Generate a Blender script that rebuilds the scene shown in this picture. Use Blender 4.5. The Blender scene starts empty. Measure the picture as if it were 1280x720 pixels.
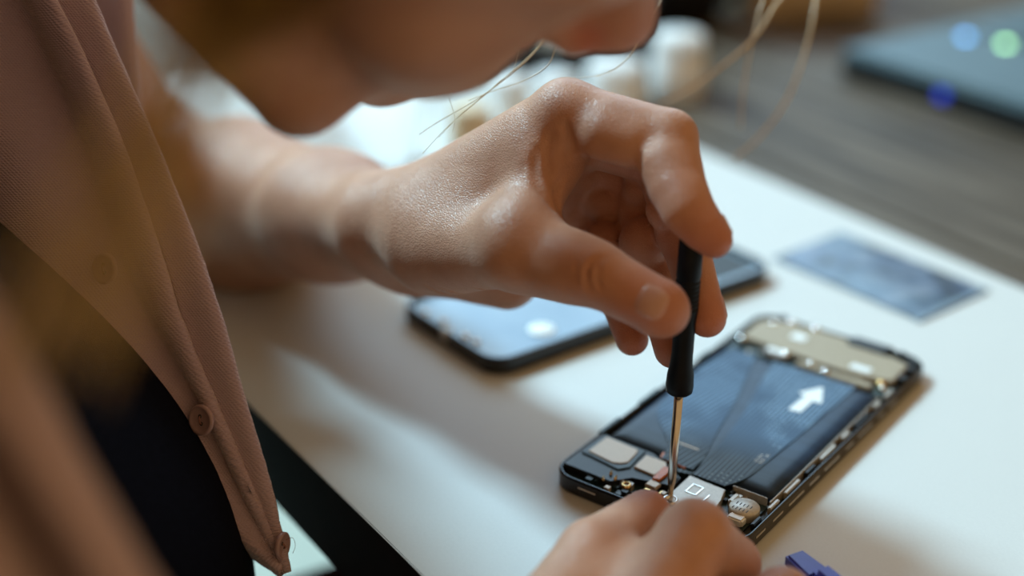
import bpy, bmesh, math, random
import numpy as np
from mathutils import Vector, Matrix

random.seed(7)
rng = np.random.default_rng(7)
scene = bpy.context.scene
col = scene.collection
PI = math.pi

# ------------------------------------------------------------------ camera
cam_data = bpy.data.cameras.new('camera')
cam_data.lens = 50.0
cam_data.sensor_width = 36.0
cam_data.clip_start = 0.01
cam_data.dof.use_dof = True
cam_data.dof.focus_distance = 0.483
cam_data.dof.aperture_fstop = 2.6
cam = bpy.data.objects.new('camera', cam_data)
cam.location = (0.0, -0.601, 0.284)
cam.rotation_euler = (math.radians(90 - 25.3), 0, 0)
col.objects.link(cam)
scene.camera = cam

# ------------------------------------------------------------------ light
world = bpy.data.worlds.new('world')
scene.world = world
world.use_nodes = True
bg = world.node_tree.nodes['Background']
bg.inputs[0].default_value = (1.0, 0.64, 0.29, 1)
bg.inputs[1].default_value = 0.49


def area_light(name, loc, target, sx, sy, power, colr):
    ld = bpy.data.lights.new(name, 'AREA')
    ld.shape = 'RECTANGLE'
    ld.size = sx
    ld.size_y = sy
    ld.energy = power
    ld.color = colr
    o = bpy.data.objects.new(name, ld)
    o.location = loc
    d = Vector(target) - Vector(loc)
    o.rotation_euler = d.to_track_quat('-Z', 'Y').to_euler()
    col.objects.link(o)
    return o


# daylight through the high window in the back corner, to the sitter's left
area_light('daylight_corner_window', (-2.34, 1.80, 3.20), (0.03, -0.10, 0.0), 0.85, 0.85, 325, (0.51, 0.83, 1.0))
# daylight through the wide window in the wall facing the camera
area_light('daylight_back_window', (0.1, 2.36, 1.36), (0.1, 0.0, 0.80), 1.5, 1.3, 29, (0.45, 0.74, 1.0))

vs = scene.view_settings
vs.view_transform = 'Standard'
vs.look = 'None'
vs.gamma = 1.0
vs.use_curve_mapping = False
vs.exposure = 0.0


# ------------------------------------------------------------------ helpers
def N(n, d, z):
    """point from: n = distance towards the table from the sitter, d = towards her right, z = above the sheet"""
    return (n * 0.829 + d * 0.559, n * 0.559 - d * 0.829, z)


def tag(o, label=None, cat=None, group=None, kind=None):
    if label: o['label'] = label
    if cat: o['category'] = cat
    if group: o['group'] = group
    if kind: o['kind'] = kind
    return o


def empty(name, loc=(0, 0, 0), rz=0.0):
    o = bpy.data.objects.new(name, None)
    o.empty_display_size = 0.02
    o.location = loc
    o.rotation_euler = (0, 0, rz)
    col.objects.link(o)
    return o


def link(name, me, mat=None, parent=None, smooth=False):
    o = bpy.data.objects.new(name, me)
    col.objects.link(o)
    if mat is not None and not me.materials:
        me.materials.append(mat)
    if parent is not None:
        o.parent = parent
    if smooth:
        me.polygons.foreach_set('use_smooth', np.ones(len(me.polygons), dtype=bool))
    return o


def from_py(name, verts, faces, mat=None, parent=None, smooth=False):
    me = bpy.data.meshes.new(name)
    me.from_pydata([tuple(map(float, v)) for v in verts], [], faces)
    me.update()
    return link(name, me, mat, parent, smooth)


def bm_obj(name, bm, mat=None, parent=None, smooth=False):
    me = bpy.data.meshes.new(name)
    bmesh.ops.recalc_face_normals(bm, faces=bm.faces[:])
    bm.to_mesh(me)
    bm.free()
    return link(name, me, mat, parent, smooth)


def bm_box(bm, x0, x1, y0, y1, z0, z1, bevel=0.0, seg=2):
    r = bmesh.ops.create_cube(bm, size=1.0)
    vs_ = r['verts']
    for v in vs_:
        v.co = ((x0 + x1) / 2 + v.co.x * (x1 - x0), (y0 + y1) / 2 + v.co.y * (y1 - y0), (z0 + z1) / 2 + v.co.z * (z1 - z0))
    if bevel > 0:
        es = list({e for v in vs_ for e in v.link_edges})
        bmesh.ops.bevel(bm, geom=es, offset=bevel, segments=seg, affect='EDGES', clamp_overlap=True)


def box(name, x0, x1, y0, y1, z0, z1, mat, parent=None, bevel=0.0, seg=2):
    bm = bmesh.new()
    bm_box(bm, x0, x1, y0, y1, z0, z1, bevel, seg)
    return bm_obj(name, bm, mat, parent)


def prism(name, pts, z0, z1, mat, parent=None, bevel=0.0):
    """polygon pts (x, y) extruded from z0 to z1"""
    bm = bmesh.new()
    lo = [bm.verts.new((x, y, z0)) for x, y in pts]
    hi = [bm.verts.new((x, y, z1)) for x, y in pts]
    n = len(pts)
    bm.faces.new(lo)
    top = bm.faces.new(hi)
    for i in range(n):
        bm.faces.new((lo[i], lo[(i + 1) % n], hi[(i + 1) % n], hi[i]))
    if bevel > 0:
        bmesh.ops.bevel(bm, geom=list(top.edges), offset=bevel, segments=2, affect='EDGES', clamp_overlap=True)
    return bm_obj(name, bm, mat, parent)


def rrect(x0, x1, y0, y1, r, n=8):
    pts = []
    for cx, cy, a0 in ((x1 - r, y1 - r, 0), (x0 + r, y1 - r, PI / 2), (x0 + r, y0 + r, PI), (x1 - r, y0 + r, 1.5 * PI)):
        for i in range(n + 1):
            a = a0 + PI / 2 * i / n
            pts.append((cx + r * math.cos(a), cy + r * math.sin(a)))
    return pts


def loops_mesh(name, loops, mat, parent=None, smooth=False, close=False, cap0=False, cap1=False):
    """rings of equal point count joined by quads"""
    verts = [p for l in loops for p in l]
    n = len(loops[0])
    faces = []
    m = len(loops)
    for j in range(m if close else m - 1):
        for i in range(n):
            a = j * n + i
            b = j * n + (i + 1) % n
            c = ((j + 1) % m) * n + (i + 1) % n
            d = ((j + 1) % m) * n + i
            faces.append((a, b, c, d))
    if cap0: faces.append(tuple(range(n))[::-1])
    if cap1: faces.append(tuple((m - 1) * n + i for i in range(n)))
    o = from_py(name, verts, faces, mat, parent, smooth)
    bm = bmesh.new()
    bm.from_mesh(o.data)
    bmesh.ops.recalc_face_normals(bm, faces=bm.faces[:])
    bm.to_mesh(o.data)
    bm.free()
    return o


def lathe(name, prof, mat, parent=None, n=24, origin=(0, 0, 0), axis=None, smooth=True):
    """prof: (radius, height) from bottom to top, about z or a given axis"""
    loops = []
    M = Matrix.Identity(3) if axis is None else Vector((0, 0, 1)).rotation_difference(Vector(axis).normalized()).to_matrix()
    for r, h in prof:
        l = []
        for i in range(n):
            a = 2 * PI * i / n
            v = M @ Vector((r * math.cos(a), r * math.sin(a), h))
            l.append((v.x + origin[0], v.y + origin[1], v.z + origin[2]))
        loops.append(l)
    return loops_mesh(name, loops, mat, parent, smooth, cap0=True, cap1=True)


def catmull(pts, m):
    """m points along a Catmull-Rom curve through pts"""
    P = np.array(pts, float)
    P = np.vstack([2 * P[0] - P[1], P, 2 * P[-1] - P[-2]])
    out = []
    nseg = len(P) - 3
    for t in np.linspace(0, nseg - 1e-9, m):
        i = int(t)
        f = t - i
        p0, p1, p2, p3 = P[i:i + 4]
        out.append(0.5 * ((2 * p1) + (-p0 + p2) * f + (2 * p0 - 5 * p1 + 4 * p2 - p3) * f * f + (-p0 + 3 * p1 - 3 * p2 + p3) * f ** 3))
    return np.array(out)


def tube_mesh(name, paths, mat, parent=None, sides=5):
    """many tapered tubes as one mesh; each path: (points Nx3, r0, r1)"""
    V, Fc = [], []
    for pts, r0, r1 in paths:
        pts = np.asarray(pts)
        m = len(pts)
        T = np.gradient(pts, axis=0)
        T /= np.linalg.norm(T, axis=1)[:, None] + 1e-12
        ref = np.array([0.3, 0.2, 0.93])
        A = np.cross(T, ref)
        A /= np.linalg.norm(A, axis=1)[:, None] + 1e-12
        B = np.cross(T, A)
        base = len(V)
        for j in range(m):
            r = r0 + (r1 - r0) * j / (m - 1)
            for i in range(sides):
                a = 2 * PI * i / sides
                V.append(pts[j] + r * (math.cos(a) * A[j] + math.sin(a) * B[j]))
        for j in range(m - 1):
            for i in range(sides):
                k = (i + 1) % sides
                Fc.append((base + j * sides + i, base + j * sides + k, base + (j + 1) * sides + k, base + (j + 1) * sides + i))
    return from_py(name, V, Fc, mat, parent, True)


# ------------------------------------------------------------------ materials
class NT:
    def __init__(self, name):
        self.m = bpy.data.materials.new(name)
        self.m.use_nodes = True
        self.t = self.m.node_tree
        self.p = self.t.nodes['Principled BSDF']

    def node(self, kind, **kw):
        n = self.t.nodes.new(kind)
        for k, v in kw.items():
            if k.startswith('i_'):
                key = k[2:].replace('_', ' ')
                n.inputs[key].default_value = v
            else:
                setattr(n, k, v)
        return n

    def link(self, a, b):
        self.t.links.new(a, b)

    def set(self, **kw):
        for k, v in kw.items():
            self.p.inputs[k.replace('_', ' ')].default_value = v

    def ramp(self, fac, stops):
        r = self.node('ShaderNodeValToRGB')
        e = r.color_ramp.elements
        while len(e) > 2: e.remove(e[-1])
        while len(e) < len(stops): e.new(0.5)
        for el, (p, c) in zip(e, stops):
            el.position = p
            el.color = (*c, 1)
        self.link(fac, r.inputs[0])
        return r.outputs[0]

    def bump(self, height, strength=0.3, dist=0.001, normal=None):
        b = self.node('ShaderNodeBump')
        b.inputs['Strength'].default_value = strength
        b.inputs['Distance'].default_value = dist
        self.link(height, b.inputs['Height'])
        if normal is not None: self.link(normal, b.inputs['Normal'])
        self.link(b.outputs[0], self.p.inputs['Normal'])
        return b.outputs[0]

    def coord(self, which='Object', scale=(1, 1, 1), rot=(0, 0, 0)):
        tc = self.node('ShaderNodeTexCoord')
        mp = self.node('ShaderNodeMapping')
        mp.inputs['Scale'].default_value = scale
        mp.inputs['Rotation'].default_value = rot
        self.link(tc.outputs[which], mp.inputs[0])
        return mp.outputs[0]

    def noise(self, vec, scale, detail=3, rough=0.55):
        n = self.node('ShaderNodeTexNoise')
        n.inputs['Scale'].default_value = scale
        n.inputs['Detail'].default_value = detail
        n.inputs['Roughness'].default_value = rough
        self.link(vec, n.inputs['Vector'])
        return n.outputs['Fac']

    def mix(self, fac, a, b):
        m = self.node('ShaderNodeMix', data_type='RGBA')
        for sock, v in ((m.inputs[0], fac), (m.inputs[6], a), (m.inputs[7], b)):
            if hasattr(v, 'is_output'): self.link(v, sock)
            elif isinstance(v, (int, float)): sock.default_value = v
            else: sock.default_value = (*v, 1)
        return m.outputs[2]

    def color(self, sock):
        self.link(sock, self.p.inputs['Base Color'])


def simple(name, c, rough=0.5, metal=0.0, var=0.12, scale=200.0, bump=0.0, bdist=0.0002, **kw):
    """one-colour surface with a little procedural mottling"""
    t = NT(name)
    v = t.coord('Object')
    f = t.noise(v, scale)
    lo = tuple(x * (1 - var) for x in c)
    hi = tuple(min(1, x * (1 + var)) for x in c)
    t.color(t.ramp(f, [(0.3, lo), (0.7, hi)]))
    t.set(Roughness=rough, Metallic=metal, **kw)
    if bump: t.bump(f, bump, bdist)
    return t.m


M = {}
M['sheet'] = simple('white_paper', (0.60, 0.60, 0.585), 0.55, var=0.02, scale=900, bump=0.08)
M['black'] = simple('black_plastic', (0.010, 0.012, 0.014), 0.42, var=0.25)
M['black_gloss'] = simple('black_gloss', (0.008, 0.010, 0.013), 0.18, var=0.2)
M['chip'] = simple('chip_black', (0.013, 0.017, 0.018), 0.5, var=0.4, scale=1500)
M['pcb'] = simple('circuit_board', (0.010, 0.030, 0.032), 0.4, var=0.5, scale=700)
M['metal'] = simple('silver_metal', (0.54, 0.51, 0.46), 0.45, 0.5, var=0.1, scale=800)
M['steel'] = simple('polished_steel', (0.66, 0.62, 0.58), 0.22, 1.0, var=0.06)
M['chrome'] = simple('bright_chrome', (0.86, 0.86, 0.84), 0.07, 1.0, var=0.02)
M['champagne'] = simple('champagne_plate', (0.60, 0.51, 0.41), 0.45, 0.3, var=0.07, scale=1400, bump=0.1)
M['shield'] = simple('tan_shield', (0.36, 0.29, 0.20), 0.5, 0.12, var=0.08, scale=500, bump=0.1)
M['gold'] = simple('gold_contact', (0.78, 0.52, 0.22), 0.25, 1.0, var=0.1)
M['orange'] = simple('orange_flex', (0.75, 0.20, 0.015), 0.35, var=0.4, scale=1600)
M['white_print'] = simple('white_print', (0.82, 0.84, 0.84), 0.5, var=0.02)
M['white_plastic'] = simple('white_plastic', (0.85, 0.87, 0.86), 0.35, var=0.03)
M['frosted'] = simple('frosted_plastic', (0.88, 0.90, 0.90), 0.4, var=0.02, Subsurface_Weight=1.0, Subsurface_Scale=0.02, Subsurface_Radius=(1.0, 1.0, 1.0))
M['cream_plastic'] = simple('cream_plastic', (0.70, 0.55, 0.36), 0.4, var=0.05)
M['dark_case'] = simple('dark_case', (0.020, 0.018, 0.018), 0.6, var=0.3, scale=80, bump=0.2)
M['slate'] = simple('slate_metal', (0.11, 0.17, 0.20), 0.5, 0.2, var=0.05, scale=60)
M['blue_plastic'] = simple('blue_plastic', (0.045, 0.05, 0.45), 0.35, var=0.1)
M['bronze'] = simple('tan_box', (0.58, 0.44, 0.28), 0.6, var=0.2, scale=30)
M['floor'] = simple('floor', (0.42, 0.46, 0.40), 0.45, var=0.08, scale=6)
M['wall'] = simple('wall', (0.62, 0.52, 0.40), 0.8, var=0.04, scale=5)
M['white_paint'] = simple('white_paint', (0.75, 0.75, 0.72), 0.5, var=0.03)
M['button'] = simple('pink_button', (0.42, 0.27, 0.28), 0.30, var=0.08, scale=300)
M['thread'] = simple('thread', (0.30, 0.13, 0.10), 0.9, var=0.1)
M['grip'] = simple('driver_grip', (0.004, 0.006, 0.010), 0.42, var=0.2, scale=400, Specular_IOR_Level=0.15)
M['nail'] = simple('fingernail', (0.52, 0.29, 0.24), 0.22, var=0.05, scale=120)


def glow(name, c, s):
    t = NT(name)
    t.set(Emission_Strength=s)
    t.p.inputs['Emission Color'].default_value = (*c, 1)
    t.p.inputs['Base Color'].default_value = (*c, 1)
    return t.m


M['led_green'] = glow('led_green', (0.45, 1.0, 0.45), 5)
M['led_blue'] = glow('led_blue', (0.15, 0.45, 1.0), 4)
M['led_deep'] = glow('led_deep_blue', (0.02, 0.05, 0.6), 0.8)


def mat_wood():
    t = NT('grey_brown_wood')
    v = t.coord('Object', (1.2, 14, 14))
    f = t.noise(v, 5.0, 6, 0.6)
    v2 = t.coord('Object', (2, 60, 60))
    f2 = t.noise(v2, 4.0, 3)
    c = t.ramp(f, [(0.30, (0.030, 0.020, 0.012)), (0.5, (0.115, 0.082, 0.055)), (0.72, (0.25, 0.20, 0.155))])
    c2 = t.ramp(f2, [(0.3, (0.55, 0.55, 0.55)), (0.7, (1, 1, 1))])
    m = t.node('ShaderNodeMix', data_type='RGBA', blend_type='MULTIPLY')
    m.inputs[0].default_value = 1
    t.link(c, m.inputs[6]); t.link(c2, m.inputs[7])
    t.color(m.outputs[2])
    t.set(Roughness=0.55)
    t.p.inputs['Specular IOR Level'].default_value = 0.3
    t.bump(f2, 0.15, 0.0004)
    return t.m


def mat_dark_edge():
    return simple('dark_stained_edge', (0.012, 0.008, 0.009), 0.65, var=0.35, scale=40, bump=0.15, Specular_IOR_Level=0.12)


M['wood'] = mat_wood()
M['wood_dark'] = mat_dark_edge()


def mat_skin():
    t = NT('skin')
    v = t.coord('Object')
    f = t.noise(v, 55.0, 4)
    base = t.ramp(f, [(0.25, (0.44, 0.205, 0.122)), (0.75, (0.58, 0.300, 0.195))])
    at = t.node('ShaderNodeVertexColor', layer_name='tint')
    sep = t.node('ShaderNodeSeparateColor')
    t.link(at.outputs[0], sep.inputs[0])
    c = t.mix(sep.outputs[0], base, (0.46, 0.14, 0.085))
    t.color(c)
    t.set(Roughness=0.41)
    t.p.inputs['Sheen Weight'].default_value = 0.08
    t.p.inputs['Subsurface Weight'].default_value = 0.12
    t.p.inputs['Subsurface Radius'].default_value = (1.0, 0.35, 0.2)
    t.p.inputs['Subsurface Scale'].default_value = 0.004
    t.p.inputs['Specular IOR Level'].default_value = 0.40
    vo = t.node('ShaderNodeTexVoronoi', feature='DISTANCE_TO_EDGE')
    vo.inputs['Scale'].default_value = 1150.0
    t.link(v, vo.inputs['Vector'])
    r = t.node('ShaderNodeMapRange')
    r.inputs['From Max'].default_value = 0.25
    t.link(vo.outputs['Distance'], r.inputs['Value'])
    b1 = t.bump(r.outputs[0], 0.40, 0.00022)
    t.bump(t.noise(v, 420.0, 4), 0.35, 0.0004, b1)
    return t.m


M['skin'] = mat_skin()


def mat_knit():
    t = NT('pink_knit')
    v = t.coord('UV')
    w = t.node('ShaderNodeTexWave', wave_type='BANDS', bands_direction='X')
    w.inputs['Scale'].default_value = 1.0
    w.inputs['Distortion'].default_value = 1.5
    w.inputs['Detail'].default_value = 2.0
    w.inputs['Detail Scale'].default_value = 3.0
    t.link(v, w.inputs['Vector'])
    w2 = t.node('ShaderNodeTexWave', wave_type='BANDS', bands_direction='Y')
    w2.inputs['Scale'].default_value = 1.3
    w2.inputs['Distortion'].default_value = 1.5
    t.link(v, w2.inputs['Vector'])
    add = t.node('ShaderNodeMath', operation='ADD')
    t.link(w.outputs['Fac'], add.inputs[0]); t.link(w2.outputs['Fac'], add.inputs[1])
    o = t.coord('Object')
    nz = t.noise(o, 900.0, 4, 0.7)
    add2 = t.node('ShaderNodeMath', operation='ADD')
    t.link(add.outputs[0], add2.inputs[0]); t.link(nz, add2.inputs[1])
    big = t.noise(o, 25.0, 3)
    c = t.ramp(add2.outputs[0], [(0.2, (0.26, 0.172, 0.200)), (0.9, (0.54, 0.385, 0.430))])
    c2 = t.mix(big, c, (0.43, 0.300, 0.335))
    t.color(c2)
    t.set(Roughness=0.95)
    t.p.inputs['Sheen Weight'].default_value = 0.8
    t.p.inputs['Sheen Roughness'].default_value = 0.5
    t.p.inputs['Sheen Tint'].default_value = (0.9, 0.75, 0.7, 1)
    t.bump(add2.outputs[0], 0.55, 0.0004)
    return t.m


M['knit'] = mat_knit()
M['navy'] = simple('navy_jersey', (0.004, 0.005, 0.011), 0.95, var=0.3, scale=500, bump=0.2, Specular_IOR_Level=0.05)
M['maroon'] = simple('maroon_cloth', (0.030, 0.005, 0.011), 0.9, var=0.3, scale=400, bump=0.2, Specular_IOR_Level=0.05)


def mat_hair(name, c0, c1):
    t = NT(name)
    f = t.noise(t.coord('Object'), 160.0, 2)
    t.color(t.ramp(f, [(0.3, c0), (0.7, c1)]))
    t.set(Roughness=0.38)
    t.p.inputs['Specular IOR Level'].default_value = 0.6
    return t.m


M['hair'] = mat_hair('hair', (0.13, 0.075, 0.030), (0.34, 0.215, 0.090))
M['hair_lit'] = mat_hair('hair_lit', (0.48, 0.32, 0.09), (0.70, 0.50, 0.18))  # lighter copy of the hair, light on the long strands put into the colour
M['hair_light'] = mat_hair('hair_blond', (0.62, 0.47, 0.28), (0.80, 0.66, 0.45))


def mat_battery():
    t = NT('battery_wrap')
    f = t.noise(t.coord('Object', (8, 1, 1)), 40.0, 3)
    t.color(t.ramp(f, [(0.3, (0.012, 0.024, 0.045)), (0.7, (0.022, 0.042, 0.075))]))
    t.set(Roughness=0.30)
    t.p.inputs['Specular IOR Level'].default_value = 0.18
    return t.m


def mat_flex(name, angle, lines, dots):
    """dark blue ribbon with printed copper traces and rows of via dots"""
    t = NT(name)
    v = t.coord('Object', (1, 1, 1), (0, 0, angle))
    w = t.node('ShaderNodeTexWave', wave_type='BANDS', bands_direction='Y')
    w.inputs['Scale'].default_value = lines
    w.inputs['Distortion'].default_value = 0.6
    w.inputs['Detail'].default_value = 1.0
    w.inputs['Detail Scale'].default_value = 0.4
    t.link(v, w.inputs['Vector'])
    tr = t.ramp(w.outputs['Fac'], [(0.70, (0, 0, 0)), (0.88, (1, 1, 1))])
    big = t.noise(v, 55.0, 1)
    gate = t.ramp(big, [(0.42, (0.25, 0.25, 0.25)), (0.6, (1, 1, 1))])
    mul = t.node('ShaderNodeMix', data_type='RGBA', blend_type='MULTIPLY')
    mul.inputs[0].default_value = 1
    t.link(tr, mul.inputs[6]); t.link(gate, mul.inputs[7])
    c = t.mix(mul.outputs[2], (0.028, 0.060, 0.110), (0.16, 0.27, 0.40))
    if dots:
        vo = t.node('ShaderNodeTexVoronoi', feature='F1')
        vo.inputs['Scale'].default_value = dots
        vo.inputs['Randomness'].default_value = 0.15
        t.link(v, vo.inputs['Vector'])
        d = t.ramp(vo.outputs['Distance'], [(0.17, (1, 1, 1)), (0.26, (0, 0, 0))])
        g2 = t.ramp(t.noise(v, 40.0, 1), [(0.47, (0, 0, 0)), (0.53, (1, 1, 1))])
        m2 = t.node('ShaderNodeMix', data_type='RGBA', blend_type='MULTIPLY')
        m2.inputs[0].default_value = 1
        t.link(d, m2.inputs[6]); t.link(g2, m2.inputs[7])
        c = t.mix(m2.outputs[2], c, (0.26, 0.38, 0.48))
    t.color(c)
    t.set(Roughness=0.50)
    t.p.inputs['Specular IOR Level'].default_value = 0.3
    t.bump(w.outputs['Fac'], 0.12, 0.0001)
    return t.m


M['battery'] = mat_battery()
M['flex_a'] = mat_flex('ribbon_cable_a', 0.12, 150.0, 0)
M['flex_b'] = mat_flex('ribbon_cable_b', -0.03, 185.0, 430.0)


def mat_cover():
    t = NT('pale_cover_inside')
    f = t.noise(t.coord('Object', (1, 1, 1)), 26.0, 2)
    t.color(t.ramp(f, [(0.35, (0.15, 0.23, 0.31)), (0.7, (0.23, 0.32, 0.40))]))
    t.set(Roughness=0.26)
    return t.m


def mat_pouch():
    t = NT('blue_grey_film')
    v = t.coord('Object')
    f = t.noise(v, 60.0, 3)
    g = t.noise(v, 22.0, 2)
    c = t.ramp(f, [(0.38, (0.012, 0.024, 0.04)), (0.52, (0.07, 0.12, 0.20)), (0.66, (0.18, 0.21, 0.27))])
    c2 = t.mix(t.ramp(g, [(0.4, (0, 0, 0)), (0.65, (0.6, 0.6, 0.6))]), c, (0.11, 0.18, 0.24))
    t.color(c2)
    t.set(Roughness=0.3)
    t.bump(f, 0.4, 0.0012)
    return t.m


M['cover'] = mat_cover()
M['pouch'] = mat_pouch()

# ------------------------------------------------------------------ room
FLOOR = -0.74


def structure(o):
    o['kind'] = 'structure'
    return o


structure(box('floor', -2.4, 3.2, -2.4, 2.6, FLOOR - 0.05, FLOOR, M['floor']))


ZT = 4.2
bm = bmesh.new()
for a0, a1, b0, b1 in ((-2.4, 3.2, FLOOR, 0.68), (-2.4, -0.68, 0.68, 2.04), (0.88, 3.2, 0.68, 2.04), (-2.4, 3.2, 2.04, ZT)):
    bm_box(bm, a0, a1, 2.40, 2.52, b0, b1)
structure(bm_obj('wall_back', bm, M['wall']))
bm = bmesh.new()
for a0, a1, b0, b1 in ((-2.4, 2.4, FLOOR, 2.65), (-2.4, 1.25, 2.65, 3.80), (2.34, 2.4, 2.65, 3.80), (-2.4, 2.4, 3.80, ZT)):
    bm_box(bm, -2.52, -2.40, a0, a1, b0, b1)
structure(bm_obj('wall_left', bm, M['wall']))


def window_frame(name, axis, pos, lo, hi, z0, z1, bars):
    root = empty(name, (0, 0, 0))
    root['kind'] = 'structure'
    w = 0.05
    def bar(nm, a0, a1, b0, b1):
        if axis == 'y': box(nm, a0, a1, pos + 0.03, pos + 0.09, b0, b1, M['white_paint'], root, 0.004)
        else: box(nm, pos - 0.09, pos - 0.03, a0, a1, b0, b1, M['white_paint'], root, 0.004)
    bar('window_rail', lo, hi, z0, z0 + w)
    bar('window_rail', lo, hi, z1 - w, z1)
    bar('window_stile', lo, lo + w, z0 + w, z1 - w)
    bar('window_stile', hi - w, hi, z0 + w, z1 - w)
    for b in bars: bar('window_mullion', b - 0.02, b + 0.02, z0 + w, z1 - w)
    return root


window_frame('window_1', 'y', 2.40, -0.68, 0.88, 0.68, 2.04, (0.10,))
window_frame('window_2', 'x', -2.40, 1.25, 2.34, 2.65, 3.80, (1.80,))

# ------------------------------------------------------------------ table and sheet
YAW = math.atan2(-0.829, 0.559)      # the table's long side runs towards the sitter's right
table = empty('work_table', N(0.27, 0.10, FLOOR), YAW)
tag(table, 'grey-brown wooden work table with a dark front edge under the white sheet', 'table')
# local x = sitter's right, local y = away from the sitter; local z from the floor
TT = -0.0012 - FLOOR
y_near, y_far = -0.416, 0.55
xs0, xs1 = -0.78, 0.80
npl = 8
pw = (y_far - (y_near + 0.004)) / npl
for i in range(npl):
    a = y_near + 0.004 + pw * i
    box('plank', xs0, xs1, a + 0.0006, a + pw - 0.0006, TT - 0.037, TT, M['wood'], table, 0.0012)
box('edge_band', xs0, xs1, y_near, y_near + 0.004, TT - 0.039, TT - 0.0003, M['wood_dark'], table, 0.0008)
for x, y in ((xs0 + 0.06, y_near + 0.16), (xs1 - 0.06, y_near + 0.16), (xs0 + 0.06, y_far - 0.06), (xs1 - 0.06, y_far - 0.06)):
    box('leg', x - 0.03, x + 0.03, y - 0.03, y + 0.03, 0, TT - 0.037, M['wood_dark'], table, 0.004)

sheet = box('work_sheet', -0.40, 0.44, -0.1475, 0.198, -0.0011, 0.0, M['sheet'], None, 0.0004)
sheet.rotation_euler = (0, 0, YAW)
tag(sheet, 'large white sheet covering the front of the wooden table under the phones', 'sheet')

# ------------------------------------------------------------------ opened smartphone
PY = math.radians(53.14)
phone = empty('smartphone', (0.092, -0.126, 0.0), PY)
tag(phone, 'opened smartphone with dark blue battery, white arrow and bare circuit boards', 'smartphone')


def q(u, v):
    return ((u - 78) / 1000.0, -v / 1000.0)


def ring(name, x0, x1, y0, y1, r, w, z0, z1, mat, parent, b=0.0005):
    o = rrect(x0, x1, y0, y1, r)
    ob = rrect(x0 + b, x1 - b, y0 + b, y1 - b, max(r - b, 1e-4))
    i_ = rrect(x0 + w, x1 - w, y0 + w, y1 - w, max(r - w, 5e-4))
    ib = rrect(x0 + w - b, x1 - w + b, y0 + w - b, y1 - w + b, max(r - w + b, 5e-4))
    L = lambda P, z: [(x, y, z) for x, y in P]
    return loops_mesh(name, [L(ob, z0), L(o, z0 + b), L(o, z1 - b), L(ob, z1), L(ib, z1), L(i_, z1 - b), L(i_, z0)], mat, parent, False, close=True)


fx0, fx1 = -0.0800, 0.0820
fy0, fy1 = -0.0392, 0.0385
prism('midframe', rrect(fx0 + 0.001, fx1 - 0.001, fy0 + 0.001, fy1 - 0.001, 0.0085), 0.0004, 0.0034, M['black'], phone)
frame = ring('frame', fx0, fx1, fy0, fy1, 0.0095, 0.0017, 0.0, 0.0066, M['black_gloss'], phone, 0.0007)
# side rails: slots of bright metal let into the frame on both long sides
for k, (u0, u1) in enumerate(((9, 16), (21, 29), (33, 45), (49, 57), (61, 74), (79, 86), (90, 103), (108, 114), (118, 126))):
    x0, x1 = (u0 - 78) / 1000, (u1 - 78) / 1000
    box('rail_slot', x0, x1, fy0 - 0.0001, fy0 + 0.0012, 0.0030, 0.0044, M['metal'], frame, 0.0003)
    box('rail_clip', x0 + 0.002, x1 + 0.001, fy0 + 0.0020, fy0 + 0.0034, 0.0040, 0.0070, M['metal'] if k % 3 else M['black'], frame, 0.0003)
for u0, u1 in ((30, 44), (58, 72), (84, 96), (104, 112)):
    box('rail_clip', (u0 - 78) / 1000, (u1 - 78) / 1000, fy1 - 0.0016, fy1 + 0.0002, 0.0042, 0.0071, M['pcb'], frame, 0.0003)
box('inner_rail', q(26, 0)[0], q(118, 0)[0], fy0 + 0.0037, fy0 + 0.0042, 0.0034, 0.0074, M['metal'], phone, 0.0002)

# battery: soft pouch
bx0, bx1 = q(30.5, 0)[0], q(119.5, 0)[0]
by0, by1 = -0.0340, 0.0345
L = lambda P, z: [(x, y, z) for x, y in P]
lv = [(0.0, 0.0032), (0.0, 0.0052), (0.0007, 0.0063), (0.0022, 0.0069), (0.0045, 0.0071), (0.0065, 0.0071), (0.0090, 0.0071)]
bat = loops_mesh('battery', [L(rrect(bx0 + e, bx1 - e, by0 + e, by1 - e, max(0.0022 - e * 0.2, 0.0008)), z) for e, z in lv], M['battery'], phone, True, cap0=True, cap1=True)

# two printed ribbon cables lying on the battery
def sheet_strip(name, left, right, z, th, mat, parent, m=26):
    A = catmull([(*q(*p), 0) for p in left], m)
    B = catmull([(*q(*p), 0) for p in right], m)
    top, bot = [], []
    for a, b in zip(A, B):
        top.append([(a[0], a[1], z), (b[0], b[1], z)])
    V, Fc = [], []
    for (a, b) in top:
        V += [a, b, (a[0], a[1], z - th), (b[0], b[1], z - th)]
    for j in range(m - 1):
        o0, o1 = 4 * j, 4 * j + 4
        Fc += [(o0, o1, o1 + 1, o0 + 1), (o0 + 2, o0 + 3, o1 + 3, o1 + 2), (o0, o0 + 2, o1 + 2, o1), (o0 + 1, o1 + 1, o1 + 3, o0 + 3)]
    Fc += [(0, 1, 3, 2), (4 * m - 4, 4 * m - 2, 4 * m - 1, 4 * m - 3)]
    o = from_py(name, V, Fc, mat, parent)
    bm = bmesh.new(); bm.from_mesh(o.data); bmesh.ops.recalc_face_normals(bm, faces=bm.faces[:]); bm.to_mesh(o.data); bm.free()
    return o


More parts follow.
